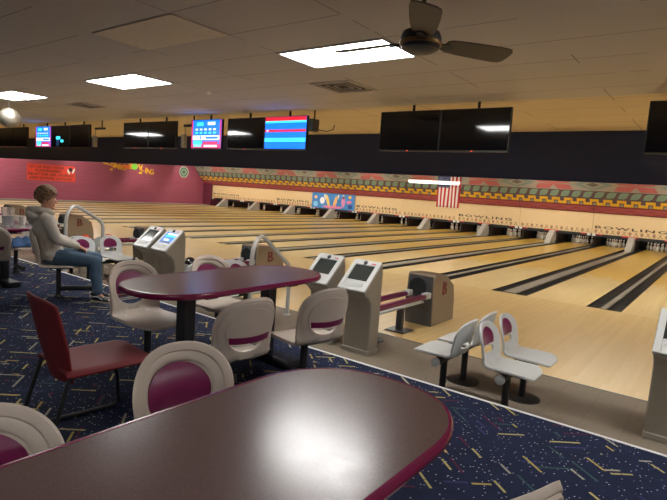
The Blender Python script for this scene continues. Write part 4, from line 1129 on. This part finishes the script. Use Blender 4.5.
# jeans
V = Vol()
V.loft([(.0, 0, hz-.085, .09, .14), (.0, 0, hz-.04, .118, .165), (.0, 0, hz+.04, .122, .158), (-.005, 0, hz+.08, .115, .15)])
for i in (0, 1):
    k_, a_ = KN[i], AN[i]
    V.chain([HP[i], (HP[i]+k_)/2, k_], [.098, .088, .070]); V.chain([k_, k_*.6+a_*.4+Vector((-.012, 0, 0)), a_+Vector((0, 0, .03))], [.070, .066, .056])
    for z_ in (.10, .16, .55): 
        p = a_*(1-z_)+k_*z_; V.cap(p+Vector((-.05, -.03, 0)), p+Vector((-.045, .03, .015)), .016, .012, 8)
lean(V.b); remesh(V, .008, 'jeans', M_denim, body, 3)
# shoes
def shoe(ax, yaw, pitch):
    M = Matrix.Translation(ax) @ Matrix.Rotation(yaw, 4, 'Z') @ Matrix.Rotation(pitch, 4, 'Y')
    m = MB(); secs = [(-.065, .030, .078), (-.03, .036, .085), (.02, .036, .082), (.07, .040, .060), (.12, .044, .044), (.165, .040, .036), (.195, .022, .026)]
    vs = []; n = 14
    for x, w, h in secs:
        for k in range(n):
            a = 2*PI*k/n; vs.append((x, w*math.cos(a), -.075+max(0, h*(.5+.5*math.sin(a)))))
    m.add(vs, [(i*n+k, i*n+(k+1) % n, (i+1)*n+(k+1) % n, (i+1)*n+k) for i in range(len(secs)-1) for k in range(n)]+[tuple(range(n)), tuple((len(secs)-1)*n+k for k in range(n))])
    s = m.xf(M).build('shoe', M_shoe, body)
    ol = [(-.075, .028), (-.03, .038), (.03, .038), (.12, .048), (.17, .044), (.205, .02)]
    MB().prism([(x, w, -.082) for x, w in ol]+[(x, -w, -.082) for x, w in ol[::-1]], (0, 0, .015)).xf(M).build('sole', M_sole, s)
    MB().sphere((.165, 0, -.055), .042, 16, 10, (1, 1.0, .62)).xf(M).build('toe_cap', M_sole, s)
    MB().tube([(-.05, -.037, -.02), (.02, -.040, -.015), (.08, -.044, -.045)], .005, 8).xf(M).build('side_stripe', M_white, s)
    for q in range(4): MB().tube([(.02+q*.025, -.025, .004-q*.011), (.02+q*.025, .025, .004-q*.011)], .0035, 6).xf(M).build('lace', M_white, s)
shoe(AN[0]+Vector((0, 0, -.013)), rad(-42), 0)
shoe(AN[1]+Vector((0, 0, -.013)), rad(-30), 0)

# ------------------------------------------------------------------ world, camera, view
w = bpy.data.worlds.new('hall_air'); S.world = w; w.use_nodes = True
w.node_tree.nodes['Background'].inputs[0].default_value = (.9, .85, .8, 1); w.node_tree.nodes['Background'].inputs[1].default_value = .02
cam = bpy.data.cameras.new('camera'); co = bpy.data.objects.new('camera', cam); COL.objects.link(co); S.camera = co
yaw, pitch, roll = .640692, -.1123333, .0693928
cy, sy, cp_, sp = math.cos(yaw), math.sin(yaw), math.cos(pitch), math.sin(pitch)
f = Vector((-sy*cp_, cy*cp_, sp)); r = Vector((cy, sy, 0)); u = r.cross(f)
r2 = r*math.cos(roll)+u*math.sin(roll); u2 = -r*math.sin(roll)+u*math.cos(roll)
co.matrix_world = Matrix(((r2.x, u2.x, -f.x, -.16167), (r2.y, u2.y, -f.y, -10.20609), (r2.z, u2.z, -f.z, 1.75208), (0, 0, 0, 1)))
cam.sensor_fit = 'HORIZONTAL'; cam.sensor_width = 36; cam.lens = 518.4366/667*36; cam.clip_start = .05; cam.clip_end = 200
S.view_settings.view_transform = 'Standard'; S.view_settings.look = 'None'; S.view_settings.gamma = 1; S.view_settings.use_curve_mapping = False
S.view_settings.exposure = 1.35
S.cycles.use_denoising = True
